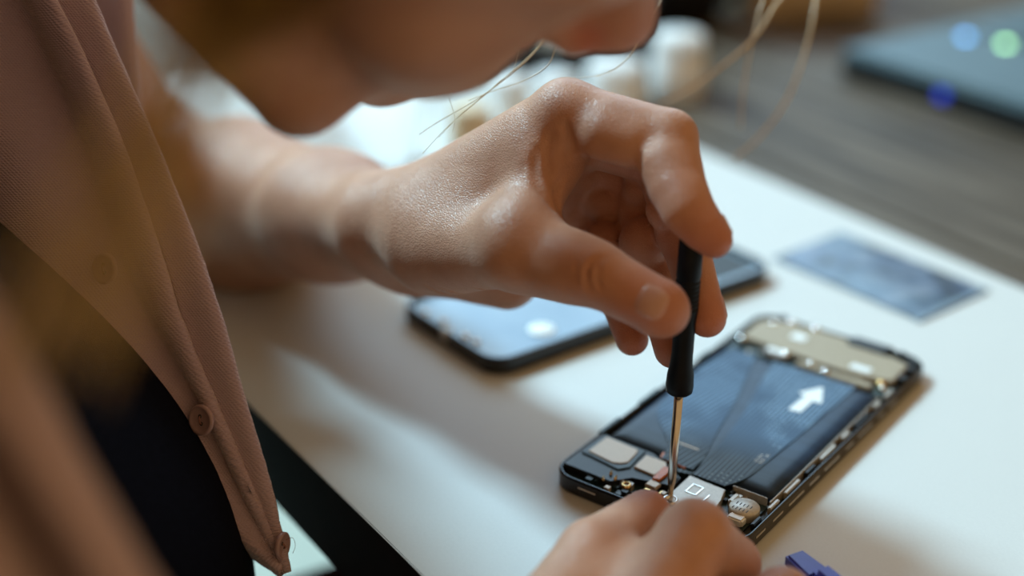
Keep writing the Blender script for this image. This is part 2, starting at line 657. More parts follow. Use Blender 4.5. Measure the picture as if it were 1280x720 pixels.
ca = sheet_strip('ribbon_cable', [(28.0, -9.5), (38, -13), (57, -29), (78, -32.5), (100, -33), (119, -31)], [(28.0, 3.4), (38, 2.6), (57, -2.6), (78, -7.4), (100, -13.9), (119, -19.8)], 0.00745, 0.00028, M['flex_a'], bat)
cb = sheet_strip('ribbon_cable', [(25.5, 5.2), (36, 3.6), (57, 1.6), (78, -2.2), (100, -7.5), (119, -11.5)], [(25.5, 17.8), (35.3, 21.7), (48.2, 22.4), (72, 23.4), (96, 24.0), (119, 24.6)], 0.00745, 0.00028, M['flex_b'], bat)
box('white_stripe', q(40.4, 0)[0], q(41.2, 0)[0], q(0, -1.6)[1], q(0, -10.4)[1], 0.00744, 0.00752, M['white_print'], ca)
# arrow print
ar = [(87.4, 13.4), (90.2, 17.3), (99.3, 16.5), (100.9, 19.3), (111.4, 14.8), (103.6, 8.6), (101.6, 11.6), (89.2, 12.0)]
ar = [(87.2, 11.2), (88.0, 16.0), (98.5, 16.0), (99.0, 19.6), (111.2, 14.2), (101.6, 8.4), (100.6, 11.6)]
prism('arrow_print', [q(*p) for p in ar][::-1], 0.00742, 0.00752, M['white_print'], cb)
# two short rows of tiny printed characters
bm = bmesh.new()
for row, n_ in ((0, 6), (1, 5)):
    for i in range(n_):
        if (row, i) == (0, 3): continue
        x, y = q(46.0 + 1.25 * i, 20.6 - row * 1.9)
        for sgm in range(3):
            if random.random() < 0.8:
                bm_box(bm, x + 0.0001, x + 0.0008, y - 0.0006 + sgm * 0.0005, y - 0.00042 + sgm * 0.0005, 0.00743, 0.0075)
        bm_box(bm, x + (0.0001 if i % 2 else 0.0006), x + (0.0003 if i % 2 else 0.0008), y - 0.0006, y + 0.0006, 0.00743, 0.0075)
bm_obj('lettering', bm, M['white_print'], cb)

# lower module: loudspeaker block, shields, flex, contacts
sp = prism('speaker_module', [q(*p) for p in ((4, -37), (30, -36.5), (30, -14), (22, 2), (14.5, 2.5), (11.5, -12), (4.0, -16))], 0.0030, 0.0070, M['black'], phone, 0.0006)
rimp = [(29.2, -35.0), (28.6, -16.6), (15.6, -15.2), (11.8, -18.0), (14.0, -35.2)]
prism('speaker_rim', [q(*p) for p in rimp], 0.0068, 0.0076, M['pcb'], sp, 0.0003)
prism('speaker_plate', [q(*p) for p in ((27.8, -33.2), (27.0, -19.0), (24.6, -18.2), (17.4, -17.4), (15.2, -19.4), (14.0, -22.0), (15.4, -33.2))], 0.0074, 0.0080, M['champagne'], sp, 0.0002)
prism('speaker_plate', [q(*p) for p in ((16.6, -14.2), (26.0, -14.8), (26.2, -6.6), (23.8, -5.0), (16.2, -5.4))], 0.0070, 0.0078, M['champagne'], sp, 0.0002)
prism('square_pad', [q(*p) for p in ((10.2, -5.4), (13.8, -5.2), (13.4, -0.9), (9.8, -1.1))], 0.0060, 0.0074, M['champagne'], phone, 0.0002)
prism('orange_flex', [q(*p) for p in ((28.6, -10.6), (32.0, -11.4), (31.2, 0.0), (27.4, 0.6))], 0.0066, 0.0073, M['orange'], phone)
prism('orange_flex', [q(*p) for p in ((14.0, -4.8), (22.8, -5.6), (23.4, -3.0), (19.0, -2.2), (14.6, -2.4))], 0.0066, 0.0080, M['orange'], phone)
prism('lower_board', [q(*p) for p in ((1.0, -34), (14, -34), (14, 4), (28, 6), (28, 34), (1.0, 34))], 0.0030, 0.0042, M['pcb'], phone)
sh = prism('connector_shield', [q(*p) for p in ((24.4, 4.4), (23.6, 11), (23.8, 19.0), (17, 21.0), (9.0, 22.6), (5.0, 20), (6.0, 6.2), (12, 5.0))], 0.0042, 0.0074, M['metal'], phone, 0.0003)
for x0, x1, y0, y1 in ((14.0, 14.4, 8.6, 12.6), (19.6, 20.0, 8.6, 12.6), (14.0, 20.0, 8.4, 8.8), (14.0, 20.0, 12.4, 12.8), (11, 17, 16.4, 16.8)):
    a, b = q(x0, y1), q(x1, y0)
    box('stamped_rib', a[0], b[0], a[1], b[1], 0.0073, 0.00765, M['steel'], sh)
mo = lathe('vibration_motor', [(0.0052, 0.0034), (0.0054, 0.0040), (0.0054, 0.0072), (0.0050, 0.0077), (0.0, 0.0077)], M['metal'], phone, 26, (*q(18.2, 29.6), 0))
for i in range(10):
    x, y = q(15.8 + (i % 2) * 3.0, 26.6 + (i // 2) * 1.35)
    box('motor_mark', x - 0.0009, x + 0.0006, y - 0.00012, y + 0.00015, 0.0077, 0.0078, M['chip'], mo)
box('motor_bracket', q(10, 0)[0], q(14, 0)[0], q(0, 33)[1], q(0, 27)[1], 0.004, 0.0072, M['white_plastic'], phone, 0.0006)
box('motor_bracket', q(19, 0)[0], q(24.5, 0)[0], q(0, 24.6)[1], q(0, 22.6)[1], 0.004, 0.0070, M['metal'], phone, 0.0004)
# fine silver lip in front of the battery
box('battery_lip', q(27.4, 0)[0], q(28.0, 0)[0], q(0, 33.5)[1], q(0, 20.0)[1], 0.0036, 0.0074, M['metal'], phone, 0.0002)
for u, v, a in ((9.4, -19.4, 0.5), (4.6, -19.6, 0.6), (7.6, -16.2, 0.4)):
    o = box('spring_contact', -0.0024, 0.0024, -0.0005, 0.0005, 0, 0.0011, M['gold'], phone, 0.0003)
    o.location = (*q(u, v), 0.0064)
    o.rotation_euler = (0.25, 0.3, a)
lathe('grommet', [(0.0018, 0.004), (0.0018, 0.0068), (0.0012, 0.0070), (0.0009, 0.0062), (0.0, 0.0062)], M['gold'], phone, 16, (*q(6.6, -11.0), 0))
chip_mats = [M['chip'], M['chip'], M['black'], M['metal'], M['pcb'], M['champagne'], M['gold']]
for i in range(46):
    u = random.uniform(1.5, 12.5); v = random.uniform(-29, 3)
    if v < -13 and u > 10: continue
    s1, s2 = random.uniform(0.5, 1.5), random.uniform(0.5, 1.3)
    x, y = q(u, v)
    box('chip', x - s1 / 1000, x + s1 / 1000, y - s2 / 1000, y + s2 / 1000, 0.004, 0.0044 + random.uniform(0.0004, 0.0022), random.choice(chip_mats), phone)
for i in range(16):
    u = random.uniform(20, 28.0); v = random.uniform(20, 26)
    x, y = q(u, v)
    box('chip', x - 0.0008, x + 0.0008, y - 0.0006, y + 0.0006, 0.004, 0.0046 + random.uniform(0, 0.002), random.choice(chip_mats), phone)
for i in range(5):
    x, y = q(25.4 + i * 0.5, -2.0 + i * 1.7)
    box('chip', x - 0.0014, x + 0.0014, y - 0.0008, y + 0.0008, 0.004, 0.0068, M['pcb'], phone, 0.0002)
# sound hole and port in the end face
box('sound_slot', fx0 - 0.0001, fx0 + 0.0010, q(0, -18)[1], q(0, -26)[1], 0.0034, 0.0046, M['champagne'], frame, 0.0003)
box('charge_port', fx0 - 0.0002, fx0 + 0.0010, -0.0045, 0.0045, 0.0022, 0.0050, M['chip'], frame, 0.0008)
# the screw being turned
scr = lathe('screw', [(0.0030, 0.0040), (0.0031, 0.0070), (0.0026, 0.0075), (0.0018, 0.0075), (0.0017, 0.0071), (0.0, 0.0071)], M['steel'], phone, 22, (*q(7.0, 6.8), 0))

# upper module: tan shield cans over a dark board
prism('upper_board', [q(*p) for p in ((121, -35), (150, -35), (157, -29), (158, 28), (152, 36), (121, 36))], 0.0030, 0.0052, M['pcb'], phone)
us = prism('upper_shield', [q(*p) for p in ((131.2, -33.0), (148, -34.0), (153.6, -29.8), (154.8, -10), (155.2, 4.0), (150.2, 6.4), (149.6, 22.6), (151.0, 27.0), (148.6, 34.2), (132.0, 34.6), (128.0, 22.0), (128.6, 4.0), (130.0, -12.0))], 0.0050, 0.0078, M['shield'], phone, 0.0005)
for u0, u1, v0, v1, m_, nm in ((125.0, 129.0, -19, -9.5, 'white_print', 'label_sticker'), (131.4, 136.2, 15.4, 24.6, 'white_print', 'label_sticker'), (141, 146.5, -16, -9, 'white_plastic', 'label_sticker'), (123.0, 126.5, -4, 8, 'shield', 'press_bar'), (122.0, 126.0, 10, 29, 'shield', 'press_bar')):
    a, b = q(u0, v1), q(u1, v0)
    box(nm, a[0], b[0], a[1], b[1], 0.0050, 0.0082 if nm == 'label_sticker' else 0.0074, M[m_], us, 0.0004)
for u, v, m_, r in ((128.2, -10.6, 'steel', 1.9), (126.6, 1.4, 'steel', 1.5), (123.6, 9.4, 'steel', 1.7), (128.0, 31.4, 'gold', 1.9), (129.4, -31.8, 'steel', 1.9), (155.4, -21.5, 'steel', 2.0), (156.2, -10.5, 'steel', 2.0), (150, -27, 'steel', 1.6), (124.5, 33.6, 'steel', 1.4)):
    rr = r / 1000
    lathe('board_screw', [(rr, 0.0050)] + [(rr * math.cos(a * PI / 12), 0.0074 + 0.7 * rr * math.sin(a * PI / 12)) for a in range(6)] + [(0.0, 0.0074 + 0.7 * rr)], M['chrome'] if m_ == 'steel' else M[m_], us, 16, (*q(u, v), 0))
prism('camera_bay', [q(*p) for p in ((150.4, 7.2), (158.4, 6.0), (158.4, 24.0), (150.4, 22.0))], 0.0048, 0.0086, M['black'], phone, 0.0006)
for u, v in ((156, 28), (152, 33), (157, -27), (146, 36.2), (137, 36.4)):
    x, y = q(u, v)
    box('corner_clip', x - 0.0022, x + 0.0022, y - 0.0014, y + 0.0014, 0.0034, 0.0082, M['black'], phone, 0.0004)
for i in range(26):
    u = random.uniform(121.5, 127.5); v = random.uniform(-34, 35)
    x, y = q(u, v)
    box('chip', x - 0.0007, x + 0.0007, y - 0.0009, y + 0.0009, 0.005, 0.0056 + random.uniform(0, 0.0016), random.choice(chip_mats), phone)

# ------------------------------------------------------------------ detached phone cover
cov = empty('phone_cover', (0.0365, -0.0105, 0.0), math.radians(36.5))
tag(cov, 'detached phone cover with black rim and pale shiny inner face beneath the hand', 'phone cover')
ring('rim', -0.082, 0.082, -0.0375, 0.0375, 0.011, 0.0030, 0.0, 0.0080, M['black_gloss'], cov, 0.0009)
prism('inner_face', rrect(-0.0798, 0.0798, -0.0353, 0.0353, 0.0088), 0.0010, 0.0058, M['cover'], cov)
lathe('sensor_disc', [(0.0060, 0.0056), (0.0060, 0.0063), (0.0055, 0.0066), (0.0, 0.0066)], M['white_plastic'], cov, 26, (-0.0455, -0.0215, 0))
for x, y, r in ((-0.0770, 0.0215, 1.7), (-0.0755, 0.0095, 2.0), (-0.0760, -0.0080, 2.0), (-0.0750, -0.0145, 1.8), (-0.0772, 0.0020, 1.2)):
    rr = r / 1000
    lathe('spring_clip', [(rr, 0.0056)] + [(rr * math.cos(a * PI / 16), 0.0058 + rr * math.sin(a * PI / 16)) for a in range(8)] + [(0, 0.0058 + rr)], M['chrome'], cov, 18, (x, y, 0))
box('camera_window', 0.062, 0.0765, 0.006, 0.031, 0.0054, 0.0066, M['black_gloss'], cov, 0.0006)
box('antenna_strip', 0.050, 0.0770, -0.030, 0.002, 0.0054, 0.0061, M['chip'], cov, 0.0003)
box('cover_latch', -0.0822, -0.0800, -0.0040, 0.0025, 0.0030, 0.0086, M['metal'], cov, 0.0006)

# ------------------------------------------------------------------ small blue-grey pouch
PC = np.array((0.1741, 0.0141, 0.0000))
pou = empty('film_pouch', tuple(PC), math.radians(-51.5))
nx, ny = 26, 16
V, Fc = [], []
for s_ in (1, -1):
    for j in range(ny + 1):
        for i in range(nx + 1):
            x, y = -0.0435 + 0.087 * i / nx, -0.0255 + 0.051 * j / ny
            e = min(1, min(i, nx - i) / 4) * min(1, min(j, ny - j) / 4)
            zz = 0.0010 + s_ * (0.0001 + 0.0007 * e) + (0.0004 * e * math.sin(i * 1.7 + j * 0.9) * math.cos(j * 1.3) if s_ > 0 else 0)
            V.append((x, y, zz))
for s_ in (0, 1):
    b0 = s_ * (nx + 1) * (ny + 1)
    for j in range(ny):
        for i in range(nx):
            a = b0 + j * (nx + 1) + i
            f = (a, a + 1, a + nx + 2, a + nx + 1)
            Fc.append(f if s_ == 0 else f[::-1])
from_py('film', V, Fc, M['pouch'], pou, True)
box('seal_strip', 0.0405, 0.0440, -0.0260, 0.0260, 0.0004, 0.0013, M['cover'], pou, 0.0002)
tag(pou, 'small blue-grey crinkled film pouch lying near the far edge of the white sheet', 'pouch')

# ------------------------------------------------------------------ screwdriver
TIP = np.array([0.0552, -0.1839, 0.0066])
HB = np.array((0.0569, -0.1829, 0.0473))
HT = np.array((0.0577, -0.1815, 0.1039))
drv = empty('screwdriver', tuple(TIP))
ax = HT - TIP
Ld = float(np.linalg.norm(ax))
hb = float(np.linalg.norm(HB - TIP))
hl = Ld - hb
tag(drv, 'slim precision screwdriver with black grip held upright in the screw', 'screwdriver')
lathe('shaft', [(0.0004, 0.0), (0.0009, 0.0006), (0.0010, 0.004), (0.0014, 0.0055), (0.00155, 0.008), (0.00155, hb + 0.002)], M['steel'], drv, 18, (0, 0, 0), ax)
gp = [(0.0036, hb), (0.0045, hb + 0.0008), (0.0047, hb + 0.003), (0.0045, hb + 0.007), (0.0038, hb + 0.011), (0.0036, hb + 0.015), (0.0037, hb + 0.026), (0.0040, hb + 0.030)]
for i in range(7):
    h0 = hb + 0.031 + i * 0.0016
    gp += [(0.0041, h0), (0.0041, h0 + 0.0008), (0.0038, h0 + 0.0011), (0.0038, h0 + 0.0014)]
gp += [(0.0041, hb + 0.043), (0.0040, hb + hl - 0.0012), (0.0032, hb + hl), (0.0, hb + hl)]
grip = lathe('grip', gp, M['grip'], drv, 28, (0, 0, 0), ax)
lathe('swivel_cap', [(0.0034, hb + hl - 0.0006), (0.0036, hb + hl + 0.0004), (0.0034, hb + hl + 0.0022), (0.0, hb + hl + 0.0024)], M['black'], drv, 24, (0, 0, 0), ax)
lathe('ferrule', [(0.0021, hb - 0.0008), (0.0022, hb + 0.0004), (0.0, hb + 0.0006)], M['steel'], drv, 18, (0, 0, 0), ax)

# ------------------------------------------------------------------ things further back on the table
def jar(loc, r, h, mat, label, cat='jar', lid=None, name='plastic_jar'):
    root = empty(name, loc)
    tag(root, label, cat, 'small jars at the back of the table')
    lathe('jar_body', [(r * 0.92, 0.0), (r, 0.002), (r, h * 0.68), (r * 0.82, h * 0.76), (r * 0.82, h * 0.78)], mat, root, 24)
    lathe('lid', [(r * 0.86, h * 0.77), (r * 0.90, h * 0.79), (r * 0.90, h * 0.97), (r * 0.84, h), (0.0, h)], lid or mat, root, 24)
    return root


def on_table(p):
    return (p[0], p[1], -0.0012)


# white mug behind the wrist
mc = on_table((-0.0858, 0.1621, 0.0000))
mug = empty('mug', mc)
tag(mug, 'white mug standing behind the wrist on the table', 'mug')
lathe('mug_body', [(0.027, 0.0), (0.030, 0.002), (0.034, 0.03), (0.0355, 0.072), (0.0350, 0.074), (0.0335, 0.073), (0.032, 0.03), (0.028, 0.006), (0.0, 0.005)], M['frosted'], mug, 36)
hp = catmull([(-0.030, 0.015, 0.060), (-0.050, 0.026, 0.058), (-0.054, 0.028, 0.036), (-0.044, 0.022, 0.016), (-0.030, 0.015, 0.014)], 16)
tube_mesh('mug_handle', [(hp, 0.004, 0.004)], M['white_plastic'], mug, 8)

jar(on_table((-0.0238, 0.1835, 0.0000)), 0.013, 0.030, M['cream_plastic'], 'cream jar between the white mug and the white jars')
jar(on_table((-0.0015, 0.2294, 0.0000)), 0.013, 0.034, M['frosted'], 'narrow white jar beside the cream jar')
jar(on_table((0.0273, 0.2605, 0.0000)), 0.015, 0.026, M['frosted'], 'squat white jar just behind the raised knuckle')
jar(on_table((0.0657, 0.2735, 0.0000)), 0.020, 0.030, M['frosted'], 'broad white jar above the bent index finger')
jar(on_table((0.1081, 0.2971, 0.0000)), 0.018, 0.042, M['frosted'], 'tallest white jar next to the open wood of the table')

# black tool case behind the jars
tcp = on_table((-0.0069, 0.3953, 0.0000))
case = empty('tool_case', tcp, YAW + 0.9)
tag(case, 'black tool case lying behind the row of small jars', 'case')
box('case_base', -0.20, 0.105, -0.05, 0.07, 0.0, 0.030, M['dark_case'], case, 0.006)
box('case_lid', -0.20, 0.105, -0.05, 0.07, 0.031, 0.058, M['dark_case'], case, 0.008)
box('latch', -0.12, -0.09, -0.054, -0.049, 0.022, 0.042, M['metal'], case, 0.001)
box('latch', 0.03, 0.06, -0.054, -0.049, 0.022, 0.042, M['metal'], case, 0.001)

# dark bag and tan box at the far end
bgp = on_table((0.1347, 0.4799, 0.0000))
bag = empty('equipment_bag', bgp, 0.3)
tag(bag, 'black bag standing behind the tallest white jar', 'bag')
bm = bmesh.new()
bm_box(bm, -0.045, 0.045, -0.02, 0.08, 0.0, 0.16, 0.018, 3)
bm_obj('bag_body', bm, M['dark_case'], bag, True)
tube_mesh('bag_handle', [(catmull([(-0.025, 0.03, 0.155), (-0.02, 0.03, 0.19), (0.02, 0.03, 0.19), (0.025, 0.03, 0.155)], 14), 0.004, 0.004)], M['dark_case'], bag, 8)
bxp = on_table((0.2402, 0.5143, 0.0000))
tb = empty('cardboard_box', bxp, 0.25)
tag(tb, 'tan cardboard box at the far end of the table beyond the laptop', 'box')
box('box_body', -0.050, 0.055, 0.0, 0.10, 0.0, 0.06, M['bronze'], tb, 0.001)
box('box_flap', -0.055, 0.000, -0.002, 0.102, 0.060, 0.062, M['bronze'], tb)
box('box_flap', 0.001, 0.055, -0.002, 0.102, 0.060, 0.062, M['bronze'], tb)

# laptop, its front edge parallel to the table
lp = on_table((0.2228, 0.3440, 0.0000))
lap = empty('laptop', lp, YAW)
tag(lap, 'slate grey open laptop with small green and blue lights on its deck', 'laptop')
bm = bmesh.new()
bm_box(bm, 0.0, 0.34, 0.0, 0.235, 0.0, 0.013, 0.003, 2)
bm_obj('base', bm, M['black'], lap)
bm = bmesh.new()
bm_box(bm, 0.0, 0.34, 0.0, 0.235, 0.012, 0.020, 0.003, 2)
deck = bm_obj('deck', bm, M['slate'], lap)
box('keyboard_well', 0.025, 0.315, 0.105, 0.215, 0.0195, 0.0202, M['chip'], deck)
for r_ in range(5):
    for c_ in range(14):
        x0 = 0.028 + c_ * 0.0203
        box('key', x0, x0 + 0.0175, 0.108 + r_ * 0.0213, 0.1255 + r_ * 0.0213, 0.0200, 0.0216, M['slate'], deck)
box('touchpad', 0.115, 0.215, 0.018, 0.090, 0.0199, 0.0204, M['slate'], deck, 0.0002)
lidm = Matrix.Translation((0, 0.232, 0.020)) @ Matrix.Rotation(math.radians(-20), 4, 'X')
o = box('screen_lid', 0.0, 0.34, 0.0, 0.006, 0.0, 0.22, M['slate'], lap, 0.002)
o.data.transform(lidm)
o = box('screen', 0.010, 0.330, -0.0006, 0.0002, 0.012, 0.212, M['black_gloss'], lap)
o.data.transform(lidm)
for nm, p, m_ in (('indicator_light', (0.3372, 0.3490, 0.0205), 'led_green'), ('indicator_light', (0.3152, 0.3674, 0.0205), 'led_blue')):
    dx, dy = p[0] - lp[0], p[1] - lp[1]
    lx, ly = dx * math.cos(YAW) + dy * math.sin(YAW), -dx * math.sin(YAW) + dy * math.cos(YAW)
    lathe(nm, [(0.0034, 0.0195), (0.0034, 0.0212), (0.0026, 0.0216), (0.0, 0.0217)], M[m_], deck, 14, (lx, ly, 0))
p = (0.2581, 0.2589, 0.0100)
dx, dy = p[0] - lp[0], p[1] - lp[1]
lx = dx * math.cos(YAW) + dy * math.sin(YAW)
box('port_light', lx - 0.004, lx + 0.004, -0.0008, 0.002, 0.006, 0.012, M['led_deep'], lap, 0.0004)

# blue pry tool at the lower edge of the view
bt = empty('pry_tool', (0.1006, -0.2282, 0.0000), math.radians(-62))
tag(bt, 'small blue plastic pry tool lying beside the steadying hand', 'pry tool')
box('handle', -0.004, 0.075, -0.0045, 0.0045, 0.0, 0.008, M['blue_plastic'], bt, 0.0025, 3)
prism('wedge_tip', [(-0.016, -0.0035), (-0.003, -0.0045), (-0.003, 0.0045), (-0.016, 0.0035)], 0.001, 0.005, M['blue_plastic'], bt, 0.0008)

# ------------------------------------------------------------------ soft-form mesher (signed distance -> one continuous quad surface)
F32 = np.float32


def smin(a, b, k):
    h = np.maximum(k - np.abs(a - b), 0) / k
    return np.minimum(a, b) - h * h * k * 0.25


class Cone:
    """round cone a->b, radii ra->rb, cross-section stretched by s along w"""
    def __init__(self, a, b, ra, rb, k=0.006, w=None, s=1.0, neg=False):
        self.a = np.array(a, F32); self.b = np.array(b, F32)
        self.ra, self.rb, self.k, self.s, self.neg = F32(ra), F32(rb), k, F32(s), neg
        self.w = None if w is None else np.array(w, F32) / F32(np.linalg.norm(w))
        self.ba = self.b - self.a
        self.l2 = F32(max(float(self.ba @ self.ba), 1e-12))
        self.c = (self.a + self.b) / 2
        self.R = float(np.linalg.norm(self.ba)) / 2 + max(ra, rb) * max(1.0, s)

    def d(self, P):
        v = P - self.a
        t = np.clip(v @ self.ba / self.l2, 0, 1)
        qv = v - t[:, None] * self.ba
        if self.w is not None:
            c = qv @ self.w
            qv = qv - (c * (1 - 1 / self.s))[:, None] * self.w
        return np.sqrt((qv * qv).sum(1)) - (self.ra + (self.rb - self.ra) * t)


class Ell:
    def __init__(self, c, axes, r, k=0.01, neg=False):
        self.c = np.array(c, F32)
        self.A = np.array(axes, F32)          # rows: unit axes
        self.r = np.array(r, F32)
        self.k, self.neg = k, neg
        self.R = float(max(r))

    def d(self, P):
        qv = (P - self.c) @ self.A.T
        k0 = np.sqrt(((qv / self.r) ** 2).sum(1)) + 1e-9
        k1 = np.sqrt(((qv / (self.r ** 2)) ** 2).sum(1)) + 1e-9
        return k0 * (k0 - 1) / k1


class Form:
    def __init__(self, core, chains=(), extra=None):
        self.core, self.chains, self.extra = core, list(chains), extra

    def near(self, c, rad):
        def keep(p, m):
            return float(np.linalg.norm(p.c - c)) - p.R < m
        pos = [p for p in self.core if not p.neg] + [p for ch in self.chains for p in ch]
        if not pos: return None
        m = min(max(float(np.linalg.norm(p.c - c)) - p.R, 0) for p in pos)
        if m > rad: return None
        lim = rad + 0.016
        return Form([p for p in self.core if keep(p, lim)], [[p for p in ch if keep(p, lim)] for ch in self.chains], self.extra)

    def ev(self, P):
        d = np.full(len(P), 0.2, F32)
        for p in self.core:
            x = p.d(P)
            if p.neg: d = -smin(-d, x, p.k)
            else: d = smin(d, x, p.k)
        out = d
        for ch in self.chains:
            if not ch: continue
            c = None
            for p in ch:
                x = p.d(P)
                c = x if c is None else smin(c, x, p.k)
            out = np.minimum(out, smin(d, c, 0.0045))
        if self.extra is not None: out = out + self.extra(P)
        return out


def mesh_form(form, lo, hi, h, B=16):
    lo = np.array(lo, float); hi = np.array(hi, float)
    nb = np.ceil((hi - lo) / (h * B)).astype(int)
    rad = h * B * 0.87
    g = np.arange(B + 1)
    gi = np.stack(np.meshgrid(g, g, g, indexing='ij'), -1).reshape(-1, 3)
    KEY = 1 << 20
    vk, vp, quads = [], [], []
    def key(c): return (c[:, 0].astype(np.int64) * KEY + c[:, 1]) * KEY + c[:, 2]
    corners = np.array([[i, j, k] for i in (0, 1) for j in (0, 1) for k in (0, 1)])
    edges = [(a, b) for a in range(8) for b in range(a + 1, 8) if np.abs(corners[a] - corners[b]).sum() == 1]
    for bi in range(nb[0]):
        for bj in range(nb[1]):
            for bk in range(nb[2]):
                o = np.array([bi, bj, bk]) * B
                c = lo + (o + B / 2) * h
                f = form.near(c.astype(F32), rad)
                if f is None: continue
                dc = float(f.ev(c[None].astype(F32))[0])
                if abs(dc) > rad * 1.8: continue
                P = (lo + (gi + o) * h).astype(F32)
                D = f.ev(P).reshape(B + 1, B + 1, B + 1)
                S = D < 0
                if S.all() or not S.any(): continue
                cs = [S[a:a + B, b:b + B, e:e + B] for a, b, e in corners]
                cnt = sum(x.astype(np.int8) for x in cs)
                cell = np.argwhere((cnt > 0) & (cnt < 8))
                if len(cell) == 0: continue
                acc = np.zeros((len(cell), 3)); num = np.zeros(len(cell))
                dv = [D[cell[:, 0] + a, cell[:, 1] + b, cell[:, 2] + e] for a, b, e in corners]
                for a, b in edges:
                    da, db = dv[a], dv[b]
                    m = (da < 0) != (db < 0)
                    t = np.where(m, da / np.where(m, da - db, 1), 0)
                    acc += np.where(m[:, None], corners[a] + t[:, None] * (corners[b] - corners[a]), 0)
                    num += m
                vp.append(lo + (cell + o + acc / num[:, None]) * h)
                vk.append(key(cell + o))
                for axx in range(3):
                    sl0 = [slice(0, B)] * 3
                    sl1 = [slice(0, B)] * 3
                    sl1[axx] = slice(1, B + 1)
                    s0, s1 = S[tuple(sl0)], S[tuple(sl1)]
                    e = np.argwhere(s0 != s1)
                    if len(e) == 0: continue
                    flip = s0[e[:, 0], e[:, 1], e[:, 2]]
                    u = np.zeros(3, int); u[(axx + 1) % 3] = 1
                    w = np.zeros(3, int); w[(axx + 2) % 3] = 1
                    e = e + o
                    qd = np.stack([key(e - u - w), key(e - w), key(e), key(e - u)], 1)
                    qd[~flip] = qd[~flip][:, ::-1]
                    quads.append(qd)
    vk = np.concatenate(vk); vp = np.concatenate(vp); quads = np.concatenate(quads)
    order = np.argsort(vk); vk = vk[order]; vp = vp[order]
    idx = np.searchsorted(vk, quads)
    idx = np.clip(idx, 0, len(vk) - 1)
    good = (vk[idx] == quads).all(1)
    return vp, idx[good]


def np_mesh(name, V, Q):
    me = bpy.data.meshes.new(name)
    me.vertices.add(len(V)); me.vertices.foreach_set('co', np.asarray(V, np.float32).ravel())
    me.loops.add(Q.size); me.loops.foreach_set('vertex_index', Q.ravel().astype(np.int32))
    me.polygons.add(len(Q))
    me.polygons.foreach_set('loop_start', np.arange(0, Q.size, Q.shape[1], dtype=np.int32))
    me.polygons.foreach_set('loop_total', np.full(len(Q), Q.shape[1], np.int32))
    me.update(calc_edges=True)
    me.validate()
    return me


# ------------------------------------------------------------------ the person
person = empty('person', N(-0.42, 0.05, FLOOR))
person_inv = Matrix.Translation(-Vector(person.location))
tag(person, 'person in an open pink cardigan bending over the opened phone with a screwdriver', 'person')


def adopt(o, parent):
    """parent without moving"""
    o.parent = parent
    o.matrix_parent_inverse = Matrix.Translation(-Vector(N(-0.42, 0.05, FLOOR)))
    return o


def mm(*v): return tuple(x / 1000 for x in v)


# --- head frame
phi, th, rl = math.radians(5), math.radians(39.5), math.radians(38)
hn = np.array([math.cos(phi), math.sin(phi), 0]); hz = np.array([0, 0, 1.0]); hs0 = np.array([math.sin(phi), -math.cos(phi), 0])
HG = hn * math.cos(th) - hz * math.sin(th)
hh0 = hn * math.sin(th) + hz * math.cos(th)
HH = hh0 * math.cos(rl) + hs0 * math.sin(rl)
HS = hs0 * math.cos(rl) - hh0 * math.sin(rl)
HSC = 0.95
NOSE = np.array((0.0360, -0.1986, 0.1759))
HO = NOSE - HSC * (0.122 * HG - 0.015 * HH)
HAX = np.array([HG, HS, HH])


def hp3(g, s, h): return HO + HSC * (g * HG + s * HS + h * HH) / 1000


core = []
E3 = lambda g, s, h, rg, rs, rh, k=0.015, neg=False: core.append(Ell(hp3(g, s, h), HAX, (HSC * rg / 1000, HSC * rs / 1000, HSC * rh / 1000), k, neg))
CC = lambda a, b, ra, rb, k=0.01, **kw: core.append(Cone(hp3(*a), hp3(*b), HSC * ra / 1000, HSC * rb / 1000, k, **kw))
E3(5, 0, 45, 98, 76, 82)
E3(52, 0, 0, 48, 60, 70)
E3(56, 0, -45, 38, 44, 40)
for s_ in (-1, 1):
    CC((14, s_ * 47, -52), (72, s_ * 16, -82), 17, 14, 0.018)
    CC((62, s_ * 42, -18), (72, s_ * 30, -36), 20, 17, 0.018)
    CC((80, s_ * 34, 28), (92, s_ * 10, 26), 12, 12, 0.016)
    E3(80, s_ * 31, 8, 12, 15, 11, 0.006)
    E3(102, s_ * 12.5, -21, 10, 7.5, 7.5, 0.006)
    E3(-4, s_ * 70, 0, 18, 6, 30, 0.006)
    E3(4, s_ * 76, -2, 7, 5, 9, 0.005, True)
CC((78, 0, -76), (88, 0, -84), 15, 11, 0.014)
CC((96, 0, 22), (114, 0, -13), 8, 9.5, 0.012)
E3(114, 0, -15, 10, 9.5, 9, 0.008)
CC((92, 0, -30), (110, 0, -20), 7, 5, 0.008)
CC((84, -21, -50), (96.5, 0, -46), 4.5, 6.5, 0.006); CC((84, 21, -50), (96.5, 0, -46), 4.5, 6.5, 0.006)
CC((84, -19, -52), (95, 0, -56), 4.5, 7, 0.006); CC((84, 19, -52), (95, 0, -56), 4.5, 7, 0.006)
CC((94, -20, -50.5), (105, 0, -50.5), 0.9, 0.9, 0.003, neg=True); CC((94, 20, -50.5), (105, 0, -50.5), 0.9, 0.9, 0.003, neg=True)
for s_ in (-1, 1): E3(101.5, s_ * 13.5, -29, 8, 6, 5.5, 0.003, True)

core.append(Cone((0.0182, -0.2134, 0.1785), (0.0250, -0.2132, 0.1767), 0.0030, 0.0034, 0.002, neg=True))   # the nostril turned to the camera

